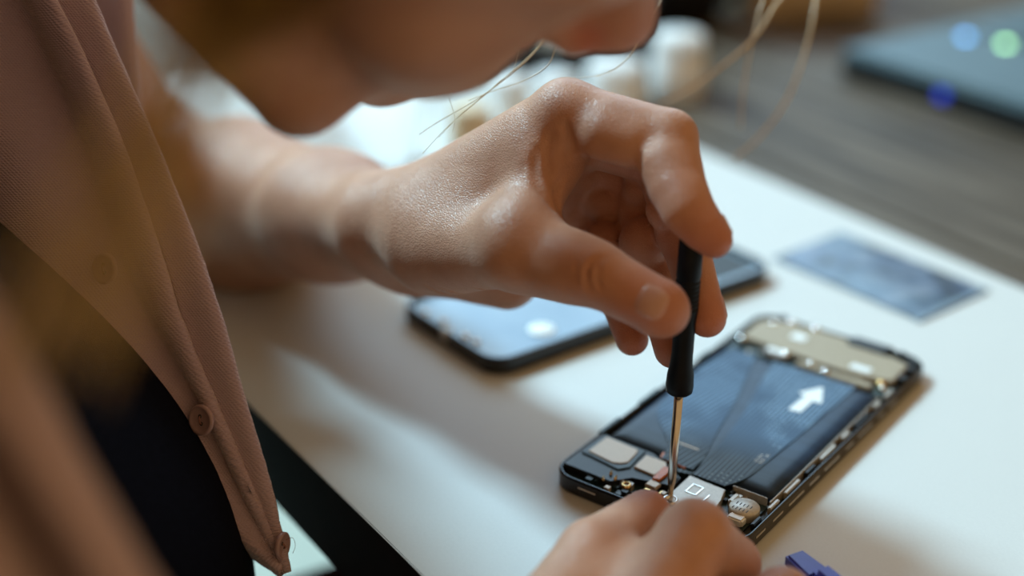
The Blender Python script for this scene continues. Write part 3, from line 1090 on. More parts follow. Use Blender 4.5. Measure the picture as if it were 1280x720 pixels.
# --- neck, trunk, legs
TW = np.array(N(-0.37, 0.93, 0))                        # across the trunk
TF = np.array(N(0.93, 0.37, 0))                         # trunk facing
neck0 = hp3(-18, 0, -45)
neckb = np.array(N(-0.355, 0.10, 0.345))
core.append(Cone(neck0, neckb, 0.048, 0.056, 0.03))
core.append(Cone((-0.0613, -0.2116, 0.1601), hp3(10, 30, -62), 0.0115, 0.024, 0.022))   # soft throat below the jaw
chest = np.array(N(-0.425, 0.095, 0.19)); waist = np.array(N(-0.292, 0.055, -0.03)); pelvis = np.array(N(-0.34, 0.065, -0.23))
sl_ = np.array(N(-0.25, -0.055, 0.235)); sr_ = np.array(N(-0.425, 0.285, 0.262))
trunk = [Cone(chest + np.array((0, 0, 0.07)), chest, 0.085, 0.108, 0.04, TW, 1.45), Cone(chest, waist, 0.108, 0.105, 0.03, TW, 1.40),
         Cone(waist, pelvis, 0.105, 0.112, 0.04, TW, 1.5), Cone(neckb, sl_, 0.050, 0.050, 0.03), Cone(neckb, sr_, 0.050, 0.050, 0.03)]
kl = np.array(N(0.03, 0.02, -0.19)); kr = np.array(N(0.02, 0.28, -0.19))
hl_ = pelvis - TW * 0.085; hr_ = pelvis + TW * 0.085
al = np.array(N(-0.02, 0.02, -0.66)); arr = np.array(N(-0.02, 0.28, -0.66))
legs = []
for hip, kn, an in ((hl_, kl, al), (hr_, kr, arr)):
    legs += [Cone(hip, kn, 0.082, 0.055, 0.03), Cone(kn, an, 0.052, 0.034, 0.02), Cone(an, an + np.array(N(0.13, 0, -0.045)), 0.032, 0.022, 0.02)]
core += trunk

# --- left arm (holds the screwdriver) in world metres
el = np.array((-0.1954, 0.1120, 0.0022))
wl = np.array((-0.0454, -0.0981, 0.0727))
VIEW = np.array((0.0, 0.904, -0.427))
ARMW = np.array((0.45, 0.75, -0.45))
core += [Cone(sl_, el, 0.048, 0.040, 0.02),
         Cone(el, (-0.1285, 0.0233, 0.0324), 0.039, 0.0385, 0.02),
         Cone((-0.1285, 0.0233, 0.0324), (-0.0756, -0.0483, 0.0562), 0.0385, 0.0255, 0.015),
         Cone((-0.0756, -0.0483, 0.0562), (-0.0456, -0.0956, 0.0710), 0.0255, 0.0190, 0.015, ARMW, 1.28),
         Ell((-0.0633, -0.0579, 0.0757), np.eye(3), (0.0085, 0.0085, 0.0085), 0.008)]
# palm: carpus, four metacarpals, thenar and hypothenar pads, first web
core += [Cone((-0.0456, -0.0956, 0.0710), (-0.0283, -0.1116, 0.0791), 0.0195, 0.0185, 0.012, ARMW, 1.3),
         Cone((-0.0356, -0.1125, 0.0820), (0.0182, -0.1448, 0.1330), 0.0165, 0.0112, 0.010),
         Cone((-0.0380, -0.1022, 0.0757), (0.0167, -0.1306, 0.1231), 0.0165, 0.0108, 0.009),
         Cone((-0.0395, -0.0952, 0.0695), (0.0132, -0.1176, 0.1108), 0.0160, 0.0105, 0.009),
         Cone((-0.0400, -0.0903, 0.0634), (0.0071, -0.1063, 0.0974), 0.0150, 0.0100, 0.009),
         Cone((-0.0342, -0.0952, 0.0600), (-0.0018, -0.1155, 0.0592), 0.0155, 0.0125, 0.012),
         Cone((-0.0274, -0.1315, 0.0793), (0.0021, -0.1707, 0.0946), 0.0185, 0.0122, 0.012),
         Cone((-0.0171, -0.1322, 0.0871), (0.0087, -0.1455, 0.1151), 0.0165, 0.0120, 0.012),
         Cone((0.0032, -0.1666, 0.0986), (0.0146, -0.1474, 0.1204), 0.0078, 0.0085, 0.010),
         Cone((-0.0120, -0.1096, 0.0717), (0.0212, -0.1149, 0.0862), 0.0165, 0.0125, 0.010),
         Cone((0.0000, -0.1184, 0.0882), (0.0188, -0.1247, 0.1076), 0.0165, 0.0120, 0.010),
         Ell((0.0016, -0.1707, 0.0992), np.eye(3), (0.010, 0.010, 0.010), 0.014)]

J = {
 'thumb': [((0.0021, -0.1709, 0.0941), .0126), ((0.0268, -0.1891, 0.0941), .0103), ((0.0445, -0.1996, 0.0884), .0090)],
 'index': [((0.0182, -0.1448, 0.1330), .0112), ((0.0510, -0.1616, 0.1302), .0094), ((0.0543, -0.1790, 0.1167), .0083), ((0.0639, -0.1886, 0.1058), .0058)],
 'middle': [((0.0167, -0.1306, 0.1231), .0108), ((0.0511, -0.1410, 0.1152), .0093), ((0.0571, -0.1601, 0.0959), .0084), ((0.0647, -0.1790, 0.0734), .0064)],
 'ring': [((0.0132, -0.1176, 0.1108), .0104), ((0.0433, -0.1272, 0.1022), .0090), ((0.0481, -0.1459, 0.0837), .0083), ((0.0552, -0.1705, 0.0575), .0068)],
 'little': [((0.0071, -0.1063, 0.0974), .0095), ((0.0298, -0.1169, 0.0914), .0084), ((0.0336, -0.1348, 0.0745), .0075), ((0.0422, -0.1567, 0.0540), .0058)],
}
chains = []
for nm, js in J.items():
    ch = []
    for (a, ra), (b, rb) in zip(js[:-1], js[1:]):
        ch.append(Cone(a, b, ra * (0.98 if nm != 'thumb' else 1), rb, 0.0022))
    chains.append(ch)
# finger pads: soft bulges on the palmar side of index and thumb
chains[1].append(Cone((0.0304, -0.1577, 0.1302), (0.0391, -0.1613, 0.1284), 0.0088, 0.0084, 0.0040))
chains[1].append(Cone((0.0484, -0.1699, 0.1244), (0.0507, -0.1756, 0.1192), 0.0078, 0.0074, 0.0035))
chains[1].append(Cone((0.0549, -0.1839, 0.1134), (0.0593, -0.1875, 0.1092), 0.0073, 0.0063, 0.0032))
chains[0].append(Ell((0.0483, -0.2001, 0.0862), np.eye(3), (0.0074, 0.0074, 0.0076), 0.005))
chains[0].append(Cone((0.0084, -0.1734, 0.0935), (0.0196, -0.1836, 0.0941), 0.0114, 0.0104, 0.006))

for k_, c_, r_ in ((4, (0.0343, -0.1282, 0.0944), .0084), (4, (0.0331, -0.1391, 0.0829), .0084), (3, (0.0473, -0.1364, 0.1028), .0088), (3, (0.0458, -0.1507, 0.0888), .0090), (2, (0.0525, -0.1594, 0.1043), .0078)):
    chains[k_].append(Ell(c_, np.eye(3), (r_, r_, r_), 0.0012))

# --- right arm and hand (steadies the phone)
er = np.array(N(-0.43, 0.33, -0.03))
wr = np.array((0.0058, -0.3258, 0.0051))
core += [Cone(sr_, er, 0.047, 0.040, 0.02), Cone(er, wr, 0.040, 0.022, 0.02)]
RP = dict(mi=(0.0310, -0.2768, 0.0152), mm_=(0.0500, -0.2820, 0.0042), mr=(0.0666, -0.2880, -0.0086), ml=(0.0786, -0.2972, -0.0209))
core += [Cone(wr, RP['mi'], 0.022, 0.0130, 0.010), Cone((0.0142, -0.2627, 0.0169), (0.0389, -0.2478, 0.0203), 0.011, 0.0105, 0.010), Cone(wr, RP['mm_'], 0.021, 0.0112, 0.010), Cone(wr, RP['mr'], 0.020, 0.0105, 0.010), Cone(wr, RP['ml'], 0.019, 0.0098, 0.010),
         Cone(wr, (0.0084, -0.2697, 0.0138), 0.020, 0.0125, 0.010)]
JR = {
 'thumb': [((0.0070, -0.2697, 0.0138), .0135), ((0.0251, -0.2402, 0.0224), .0112), ((0.0439, -0.2128, 0.0184), .0086)],
 'index': [(RP['mi'], .0130), ((0.0557, -0.2412, 0.0297), .0116), ((0.0697, -0.2297, 0.0118), .0090), ((0.0751, -0.2228, -0.0087), .0068)],
 'middle': [(RP['mm_'], .0110), ((0.0825, -0.2491, 0.0129), .0094), ((0.0942, -0.2407, -0.0067), .0080), ((0.0953, -0.2387, -0.0212), .0066)],
 'ring': [(RP['mr'], .0104), ((0.0982, -0.2596, 0.0001), .0088), ((0.1069, -0.2543, -0.0168), .0076), ((0.1078, -0.2515, -0.0296), .0062)],
 'little': [(RP['ml'], .0095), ((0.1044, -0.2743, -0.0122), .0078), ((0.1108, -0.2714, -0.0248), .0068), ((0.1113, -0.2695, -0.0349), .0055)],
}
for nm, js in JR.items():
    chains.append([Cone(a, b, ra, rb, 0.0025) for (a, ra), (b, rb) in zip(js[:-1], js[1:])])

body_form = Form(core, chains)
allp = core + [p for ch in chains for p in ch]
lo_b = np.min([p.c - p.R for p in allp if not p.neg], axis=0) - 0.004
hi_b = np.max([p.c + p.R for p in allp if not p.neg], axis=0) + 0.004
BV, BQ = mesh_form(body_form, lo_b, hi_b, 0.0024)

# refine the left hand and carve its creases
HC = np.array((0.0165, -0.1462, 0.0995))
hand_prims_c = [p for p in core if np.linalg.norm(p.c - HC) - p.R < 0.09]
hand_form = Form(hand_prims_c, chains[:5])


def snap(P, form=hand_form, it=6):
    P = np.array(P, F32).reshape(-1, 3)
    e = F32(0.0003)
    for _ in range(it):
        d = form.ev(P)
        g = np.stack([form.ev(P + np.eye(3, dtype=F32)[i] * e) - d for i in range(3)], 1) / e
        n2 = np.maximum((g * g).sum(1), 0.2)
        P = P - (d / n2)[:, None] * g
    return P


GROOVES = [  # polyline of points near the skin, width, depth
 ([(0.0280, -0.1942, 0.1033), (0.0239, -0.1984, 0.1014), (0.0229, -0.2005, 0.0969), (0.0249, -0.2013, 0.0929)], .0008, .0013),
 ([(0.0305, -0.1940, 0.1038), (0.0269, -0.1982, 0.1019), (0.0263, -0.2012, 0.0978), (0.0278, -0.2018, 0.0942)], .0007, .0010),
 ([(0.0214, -0.1928, 0.1016), (0.0200, -0.1963, 0.0988), (0.0211, -0.1974, 0.0943)], .0007, .0004),
 ([(0.0159, -0.1578, 0.1171), (0.0137, -0.1625, 0.1118), (0.0158, -0.1675, 0.1059)], .0012, .0012),
 ([(0.0132, -0.1554, 0.1316), (0.0116, -0.1588, 0.1245), (0.0132, -0.1627, 0.1161), (0.0168, -0.1669, 0.1073)], .0016, .0011),
 ([(0.0084, -0.1576, 0.1268), (0.0074, -0.1610, 0.1197), (0.0094, -0.1668, 0.1121), (0.0136, -0.1705, 0.1066)], .0017, .0010),
 ([(0.0042, -0.1580, 0.1214), (0.0037, -0.1612, 0.1147), (0.0063, -0.1680, 0.1095)], .0018, .0004),
 ([(0.0170, -0.1571, 0.1349), (0.0189, -0.1590, 0.1287), (0.0190, -0.1605, 0.1209)], .0013, .0014),
 ([(0.0409, -0.1710, 0.1289), (0.0431, -0.1721, 0.1244), (0.0428, -0.1717, 0.1204)], .0009, .0012),
 ([(-0.0270, -0.1458, 0.0769), (-0.0237, -0.1457, 0.0725), (-0.0192, -0.1458, 0.0701)], .0008, .0012),
 ([(-0.0223, -0.1500, 0.0776), (-0.0179, -0.1498, 0.0732), (-0.0124, -0.1490, 0.0703)], .0008, .0011),
 ([(-0.0103, -0.1599, 0.0845), (-0.0071, -0.1620, 0.0801), (-0.0022, -0.1648, 0.0790)], .0008, .0013),
 ([(-0.0043, -0.1670, 0.0836), (0.0000, -0.1693, 0.0811), (0.0043, -0.1707, 0.0806)], .0006, .0006),
 ([(-0.0155, -0.1545, 0.0772), (-0.0111, -0.1560, 0.0742), (-0.0050, -0.1585, 0.0736)], .0006, .0005),
 ([(0.0332, -0.1335, 0.0913), (0.0385, -0.1361, 0.0905), (0.0424, -0.1365, 0.0919)], .0009, .0009),
 ([(0.0445, -0.1427, 0.0975), (0.0487, -0.1453, 0.0968), (0.0526, -0.1448, 0.0978)], .0009, .0009),
]
GP = []
for pts, w_, dp in GROOVES:
    c = catmull(pts, 14)
    GP.append((snap(c), w_, dp))


def grooves(P):
    out = np.zeros(len(P), F32)
    for c, w_, dp in GP:
        near = np.linalg.norm(P - c.mean(0), axis=1) < 0.035
        if not near.any(): continue
        Q_ = P[near]
        best = np.full(len(Q_), 1.0, F32)
        tt = np.zeros(len(Q_), F32)
        m = len(c) - 1
        for i in range(m):
            ab = c[i + 1] - c[i]
            t = np.clip(((Q_ - c[i]) @ ab) / max(float(ab @ ab), 1e-12), 0, 1)
            dd = np.linalg.norm(Q_ - c[i] - t[:, None] * ab, axis=1)
            b_ = dd < best
            best = np.where(b_, dd, best)
            tt = np.where(b_, (i + t) / m, tt)
        fade = np.clip(np.sin(np.clip(tt, 0, 1) * PI), 0, 1) ** 0.6
        out[near] += dp * fade * (np.exp(-(best / w_) ** 2) - 0.15 * np.exp(-((best - 2.2 * w_) / (1.4 * w_)) ** 2))
    return out


fc = BV[BQ].mean(1)
sel = (np.linalg.norm((fc - HC) * np.array([1, 1, 1.0]), axis=1) < 0.095) & (fc[:, 0] > -0.05) & (fc[:, 2] > 0.03)
# split every quad of the hand into four, sharing edge midpoints; neighbours outside keep the shared midpoints as extra corners
me_body = bpy.data.meshes.new('body')
bm = bmesh.new()
bv = [bm.verts.new(v) for v in BV]
bfaces = []
for qd, s_ in zip(BQ.tolist(), sel.tolist()):
    try:
        f = bm.faces.new([bv[i] for i in qd])
    except ValueError:
        continue
    if s_: bfaces.append(f)
es = list({e for f in bfaces for e in f.edges})
bmesh.ops.subdivide_edges(bm, edges=es, cuts=1, use_grid_fill=True)
bm.to_mesh(me_body)
bm.free()
nv = len(me_body.vertices)
co = np.empty(nv * 3, np.float32); me_body.vertices.foreach_get('co', co); co = co.reshape(-1, 3)
hsel = (np.linalg.norm(co - HC, axis=1) < 0.093) & (co[:, 0] > -0.045) & (co[:, 2] > 0.032)
hv = snap(co[hsel], it=3)
e_ = F32(0.0003)
d0 = hand_form.ev(hv)
gn = np.stack([hand_form.ev(hv + np.eye(3, dtype=F32)[i] * e_) - d0 for i in range(3)], 1)
gn /= np.linalg.norm(gn, axis=1)[:, None] + 1e-9
ok_ = np.linalg.norm(hv - co[hsel], axis=1) < 0.002
hv = np.where(ok_[:, None], hv - gn * grooves(hv)[:, None], co[hsel])
co[hsel] = hv
me_body.vertices.foreach_set('co', co.ravel())
# skin flush: fingertips, knuckles, lips, nose tip; the nostril's dark hollow is painted in too
tint = np.zeros(nv, np.float32)
def flush(p, r, a):
    tint[:] = np.maximum(tint, a * np.exp(-(np.linalg.norm(co - np.array(p, F32), axis=1) / r) ** 2))
for js in list(J.values()) + list(JR.values()):
    flush(js[-1][0], 0.014, 0.75); flush(js[-2][0], 0.010, 0.40)
for nm in ('middle', 'ring', 'little'):
    for p_, r_ in J[nm][1:]: flush(p_, 0.016, 0.6)
flush(hp3(116, 0, -16), 0.016, 0.6); flush((0.0216, -0.2094, 0.1765), 0.007, 1.0); flush(hp3(98, 0, -50), 0.012, 0.8); flush(hp3(90, 14, -50), 0.010, 0.7); flush(hp3(90, -14, -50), 0.010, 0.7)
ca_ = me_body.color_attributes.new('tint', 'FLOAT_COLOR', 'POINT')
ca_.data.foreach_set('color', np.stack([tint, tint, tint, np.ones(nv)], 1).astype(np.float32).ravel())
me_body.update()
body = adopt(link('body', me_body, M['skin'], None, True), person)

# fingernails
def nail(center, along, out, wd, ln, form=hand_form, mat=M['nail']):
    al_ = np.array(along, float); al_ /= np.linalg.norm(al_)
    out = np.array(out, float); out -= al_ * (out @ al_); out /= np.linalg.norm(out)
    sd = np.cross(al_, out)
    nu, nw = 11, 11
    P = []
    for j in range(nw):
        for i in range(nu):
            a = -1 + 2 * i / (nu - 1); b = -1 + 2 * j / (nw - 1)
            # superellipse outline
            s1 = 1.0 if b > 0 else 1.0
            x = a * math.sqrt(max(0.0, 1 - 0.38 * b * b)) * wd / 2
            y = b * math.sqrt(max(0.0, 1 - 0.30 * a * a)) * ln / 2
            P.append(np.array(center) + sd * x + al_ * y + out * 0.001)
    S_ = snap(np.array(P), form, 5).astype(float)
    top, bot = [], []
    for k, p_ in enumerate(S_):
        i, j = k % nu, k // nu
        e = min(1, min(i, nu - 1 - i, j, nw - 1 - j) / 1.5)
        top.append(p_ + out * (-0.0002 + 0.0008 * e))
        bot.append(p_ - out * 0.0006)
    V = top + bot
    n0 = nu * nw
    Fc = []
    for j in range(nw - 1):
        for i in range(nu - 1):
            a = j * nu + i
            Fc.append((a, a + 1, a + nu + 1, a + nu)); Fc.append((n0 + a, n0 + a + nu, n0 + a + nu + 1, n0 + a + 1))
    rim = [i for i in range(nu)] + [nu * j + nu - 1 for j in range(1, nw)] + [nu * (nw - 1) + i for i in range(nu - 2, -1, -1)] + [nu * j for j in range(nw - 2, 0, -1)]
    for a, b in zip(rim, rim[1:] + rim[:1]): Fc.append((a, n0 + a, n0 + b, b))
    o = from_py('fingernail', V, Fc, mat, None, True)
    return adopt(o, person)


A_ = lambda t: np.array(t)
thb = A_(J['thumb'][2][0]) - A_(J['thumb'][1][0])
nail((0.0436, -0.2070, 0.0926), thb, np.array((0.0400, -0.2409, 0.1098)) - np.array((0.0421, -0.2053, 0.0915)), 0.0142, 0.0112)
for nm, oo in (('index', (0.75, 0.45, 0.45)), ('middle', (0.85, 0.5, 0.1)), ('ring', (0.6, 0.8, 0.05)), ('little', (0.35, 0.95, 0.05))):
    tp, rr = J[nm][-1]
    dr = A_(tp) - A_(J[nm][-2][0])
    o_ = np.array(oo)
    nail(A_(tp) + o_ / np.linalg.norm(o_) * rr - dr / np.linalg.norm(dr) * 0.001, dr, oo, rr * 1.5, rr * 1.6)

# ------------------------------------------------------------------ clothing
def grow(prims, e, **kw):
    return [Cone(p.a, p.b, float(p.ra) + e, float(p.rb) + e, p.k, p.w, float(p.s)) for p in prims]


def bounds(prims, pad=0.006):
    return np.min([p.c - p.R for p in prims], axis=0) - pad, np.max([p.c + p.R for p in prims], axis=0) + pad


shirt_p = grow(trunk[:3], 0.007)
V_, Q_ = mesh_form(Form(shirt_p), *bounds(shirt_p), 0.006)
fcz = V_[Q_].mean(1)
Q_ = Q_[fcz[:, 2] < 0.262]
adopt(link('shirt', np_mesh('shirt', V_, Q_), M['navy'], None, True), person)
trou_p = grow([Cone(waist + (pelvis - waist) * 0.55, pelvis, 0.110, 0.116, 0.04, TW, 1.5)] + [legs[i] for i in (0, 1, 3, 4)], 0.010)
V_, Q_ = mesh_form(Form(trou_p), *bounds(trou_p), 0.007)
adopt(link('trousers', np_mesh('trousers', V_, Q_), M['maroon'], None, True), person)


def folds(P):
    s = P @ np.array([60, 75, 95], F32)
    s2 = P @ np.array([130, -60, 90], F32)
    return (0.0035 * np.sin(s) * np.cos(s2 * 0.5) + 0.002 * np.sin(s2)).astype(F32)


fl = el + (wl - el) * 0.16
fr = er + (wr - er) * 0.45
slv_l = [Cone(sl_, el, 0.056, 0.050, 0.02), Cone(el, fl, 0.050, 0.046, 0.02)]
slv_r = [Cone(sr_, er, 0.058, 0.052, 0.02), Cone(er, fr, 0.050, 0.038, 0.02)]
back_p = grow(trunk, 0.014)
card_p = back_p + slv_l + slv_r
V_, Q_ = mesh_form(Form(card_p, (), folds), *bounds(card_p), 0.005)
fcn = V_[Q_].mean(1).astype(F32)
dtr = np.min([p.d(fcn) for p in back_p], axis=0); dsl = np.min([p.d(fcn) for p in slv_l + slv_r], axis=0)
front = ((fcn - chest) @ TF) > 0.015
collar_cut = np.linalg.norm(fcn - neckb, axis=1) < 0.075
endl = (fcn - fl) @ (fl - el) > 0
endr = (fcn - fr) @ (fr - er) > 0
keep = ~((front & (dtr < dsl)) | (collar_cut & (dtr < dsl)) | endl | endr | ((fcn[:, 2] < -0.22) & (dtr < dsl)))
card = adopt(link('cardigan', np_mesh('cardigan', V_, Q_[keep]), M['knit'], None, True), person)
sd_ = card.modifiers.new('cloth', 'SOLIDIFY'); sd_.thickness = 0.002; sd_.offset = -1
UNIT = 1 / 0.0038


def cloth_sheet(name, cols, rows, parent, th=0.0018, sub=5):
    """cols: list of polylines (top to bottom); lofted smoothly across"""
    C_ = [catmull(c, rows) for c in cols]
    grid = []
    for r_ in range(rows):
        grid.append(catmull([c[r_] for c in C_], (len(cols) - 1) * sub + 1))
    grid = np.array(grid)
    # gentle handmade unevenness
    R_, K_ = grid.shape[:2]
    nz_ = rng.normal(size=(R_, K_, 3)) * 0.00012
    grid = grid + nz_
    V = grid.reshape(-1, 3)
    Fc = [(r * K_ + k, r * K_ + k + 1, (r + 1) * K_ + k + 1, (r + 1) * K_ + k) for r in range(R_ - 1) for k in range(K_ - 1)]
    o = from_py(name, V, Fc, M['knit'], parent, True)
    du = np.zeros((R_, K_)); dv_ = np.zeros((R_, K_))
    du[:, 1:] = np.cumsum(np.linalg.norm(np.diff(grid, axis=1), axis=2), axis=1)
    dv_[1:, :] = np.cumsum(np.linalg.norm(np.diff(grid, axis=0), axis=2), axis=0)
    uv = o.data.uv_layers.new(name='UVMap')
    U_ = (du * UNIT).ravel(); W_ = (dv_.mean(1, keepdims=True) * UNIT * np.ones((1, K_))).ravel()
    li = np.empty(len(o.data.loops), np.int32); o.data.loops.foreach_get('vertex_index', li)
    uv.data.foreach_set('uv', np.stack([U_[li], W_[li]], 1).astype(np.float32).ravel())
    s = o.modifiers.new('cloth', 'SOLIDIFY'); s.thickness = th; s.offset = -1
    return o, grid


pA = [(-0.2948, -0.1126, 0.2220), (-0.2564, -0.1286, 0.1835), (-0.2298, -0.1373, 0.1535), (-0.2011, -0.1463, 0.1228), (-0.1724, -0.1555, 0.0915), (-0.1523, -0.1645, 0.0655), (-0.1309, -0.1745, 0.0397), (-0.1102, -0.1863, 0.0148), (-0.0937, -0.1945, -0.0027), (-0.0781, -0.2006, -0.0133)]
pA0 = [(-0.3080, -0.0918, 0.2194), (-0.2674, -0.1097, 0.1768), (-0.2400, -0.1190, 0.1455), (-0.2101, -0.1285, 0.1135), (-0.1807, -0.1381, 0.0815), (-0.1591, -0.1493, 0.0557), (-0.1363, -0.1613, 0.0302), (-0.1148, -0.1743, 0.0050), (-0.0970, -0.1845, -0.0118), (-0.0801, -0.1936, -0.0195)]
pAB = [(-0.2448, -0.1126, 0.2220), (-0.2141, -0.1286, 0.1835), (-0.1933, -0.1383, 0.1537), (-0.1724, -0.1472, 0.1231), (-0.1544, -0.1555, 0.0915), (-0.1378, -0.1645, 0.0655), (-0.1196, -0.1745, 0.0397), (-0.1025, -0.1863, 0.0148), (-0.0890, -0.1945, -0.0027), (-0.0784, -0.2008, -0.0135)]
pB = [(-0.1974, -0.0959, 0.2199), (-0.1782, -0.1125, 0.1801), (-0.1637, -0.1236, 0.1496), (-0.1500, -0.1349, 0.1188), (-0.1384, -0.1473, 0.0880), (-0.1254, -0.1578, 0.0622), (-0.1095, -0.1697, 0.0370), (-0.0959, -0.1829, 0.0126), (-0.0850, -0.1924, -0.0041), (-0.0783, -0.1998, -0.0139)]
pC0 = [(-0.1869, -0.1022, 0.2207), (-0.1687, -0.1186, 0.1814), (-0.1543, -0.1295, 0.1513), (-0.1408, -0.1406, 0.1208), (-0.1293, -0.1537, 0.0907), (-0.1193, -0.1641, 0.0653), (-0.1057, -0.1749, 0.0400), (-0.0933, -0.1867, 0.0151), (-0.0838, -0.1945, -0.0027), (-0.0778, -0.2006, -0.0133)]
pC = [(-0.1814, -0.1032, 0.2208), (-0.1630, -0.1196, 0.1816), (-0.1480, -0.1305, 0.1515), (-0.1345, -0.1415, 0.1211), (-0.1230, -0.1546, 0.0911), (-0.1147, -0.1645, 0.0655), (-0.1035, -0.1749, 0.0400), (-0.0917, -0.1867, 0.0151), (-0.0830, -0.1945, -0.0027), (-0.0778, -0.2006, -0.0133)]
pC1 = [(-0.1843, -0.0939, 0.2197), (-0.1655, -0.1105, 0.1797), (-0.1494, -0.1227, 0.1494), (-0.1353, -0.1349, 0.1188), (-0.1234, -0.1491, 0.0888), (-0.1147, -0.1605, 0.0635), (-0.1033, -0.1723, 0.0385), (-0.0912, -0.1850, 0.0140), (-0.0826, -0.1937, -0.0032), (-0.0777, -0.1998, -0.0139)]
pD = [(-0.1716, -0.0918, 0.2194), (-0.1530, -0.1085, 0.1793), (-0.1389, -0.1217, 0.1491), (-0.1248, -0.1349, 0.1188), (-0.1115, -0.1491, 0.0888), (-0.1019, -0.1618, 0.0642), (-0.0939, -0.1736, 0.0392), (-0.0853, -0.1854, 0.0142), (-0.0805, -0.1945, -0.0027), (-0.0773, -0.2006, -0.0133)]
pD1 = [(-0.1759, -0.0813, 0.2181), (-0.1569, -0.0985, 0.1771), (-0.1426, -0.1119, 0.1463), (-0.1282, -0.1254, 0.1154), (-0.1144, -0.1408, 0.0852), (-0.1046, -0.1538, 0.0602), (-0.0963, -0.1667, 0.0352), (-0.0874, -0.1795, 0.0104), (-0.0820, -0.1895, -0.0062), (-0.0786, -0.1965, -0.0163)]
pl_, gridL = cloth_sheet('front_panel', [pA0, pA, pAB, pB, pC0, pC, pC1, pD, pD1], 70, card, 0.0016, 5)
# collar fold behind the panel
cloth_sheet('collar', [[(-0.1839, -0.0533, 0.1675), (-0.1747, -0.0664, 0.1398), (-0.1625, -0.0768, 0.1176), (-0.1488, -0.0907, 0.0999)],
                       [(-0.1646, -0.0462, 0.1660), (-0.1599, -0.0595, 0.1379), (-0.1521, -0.0701, 0.1155), (-0.1447, -0.0860, 0.0982)],
                       [(-0.1497, -0.0482, 0.1664), (-0.1478, -0.0605, 0.1382), (-0.1459, -0.0701, 0.1155), (-0.1436, -0.0832, 0.0972)],
                       [(-0.1571, -0.0281, 0.1622), (-0.1549, -0.0418, 0.1332), (-0.1526, -0.0528, 0.1100), (-0.1507, -0.0624, 0.0897)]], 26, card, 0.0018, 4)
# the other front, close to the lens
cloth_sheet('front_panel', [[(-0.1637, -0.3009, 0.2168), (-0.1401, -0.3139, 0.1894), (-0.1153, -0.3328, 0.1681), (-0.1041, -0.3398, 0.1533), (-0.0946, -0.3486, 0.1394), (-0.0849, -0.3572, 0.1258), (-0.0730, -0.3672, 0.1094), (-0.0623, -0.3763, 0.0948)],
                            [(-0.1525, -0.3209, 0.2213), (-0.1304, -0.3330, 0.1957), (-0.1071, -0.3512, 0.1761), (-0.0960, -0.3595, 0.1631), (-0.0871, -0.3677, 0.1504), (-0.0781, -0.3759, 0.1379), (-0.0671, -0.3852, 0.1228), (-0.0569, -0.3937, 0.1094)],
                            [(-0.1607, -0.3249, 0.2222), (-0.1394, -0.3369, 0.1969), (-0.1161, -0.3548, 0.1776), (-0.1042, -0.3649, 0.1658), (-0.0952, -0.3729, 0.1534), (-0.0854, -0.3809, 0.1412), (-0.0743, -0.3901, 0.1265), (-0.0639, -0.3985, 0.1134)],
                            [(-0.1762, -0.3109, 0.2191), (-0.1542, -0.3235, 0.1925), (-0.1384, -0.3254, 0.1649), (-0.1277, -0.3309, 0.1488), (-0.1176, -0.3381, 0.1334), (-0.1060, -0.3471, 0.1192), (-0.0925, -0.3574, 0.1021), (-0.0803, -0.3668, 0.0868)],
                            [(-0.1741, -0.3329, 0.2240), (-0.1538, -0.3445, 0.1995), (-0.1326, -0.3604, 0.1800), (-0.1228, -0.3684, 0.1676), (-0.1132, -0.3764, 0.1554), (-0.1037, -0.3843, 0.1434), (-0.0929, -0.3933, 0.1290), (-0.0822, -0.4016, 0.1161)],
                            [(-0.1930, -0.3329, 0.2240), (-0.1749, -0.3445, 0.1995), (-0.1562, -0.3604, 0.1800), (-0.1492, -0.3684, 0.1676), (-0.1408, -0.3764, 0.1554), (-0.1325, -0.3843, 0.1434), (-0.1229, -0.3933, 0.1290), (-0.1120, -0.4016, 0.1161)]], 30, card, 0.002, 5)


def coat_button(c, axis, r=0.0054):
    axis = np.array(axis, float); axis /= np.linalg.norm(axis)
    k = r / 0.0054
    b = lathe('button', [(0.0, -0.0012), (0.0045 * k, -0.0012), (0.0054 * k, -0.0003), (0.0054 * k, 0.0006), (0.0047 * k, 0.0011), (0.0040 * k, 0.0008), (0.0034 * k, 0.0004), (0.0, 0.0004)], M['button'], card, 28, c, axis)
    up = np.array([0, 0, 1.0]); up -= axis * (up @ axis); up /= np.linalg.norm(up)
    up = up * 0.92 + np.cross(axis, up) * 0.38
    c = np.array(c)
    for s_ in (-1, 1):
        lathe('button_hole', [(0.0, 0.0003), (0.0007, 0.0003), (0.0007, 0.00055), (0.0, 0.00055)], M['black'], b, 10, tuple(c + up * 0.0013 * s_), axis)
    tube_mesh('button_thread', [(catmull([c + up * 0.0014 + axis * 0.0004, c + up * 0.0007 + axis * 0.0010, c - up * 0.0007 + axis * 0.0010, c - up * 0.0014 + axis * 0.0004], 9), 0.0003, 0.0003)], M['thread'], b, 6)
    return b


coat_button((-0.1062, -0.1805, 0.0353), (-0.50, -0.80, 0.32))
coat_button((-0.1383, -0.1615, 0.0835), (-0.45, -0.82, 0.35))
coat_button((-0.0789, -0.1972, -0.0048), (0.95, -0.30, 0.05), 0.0048)
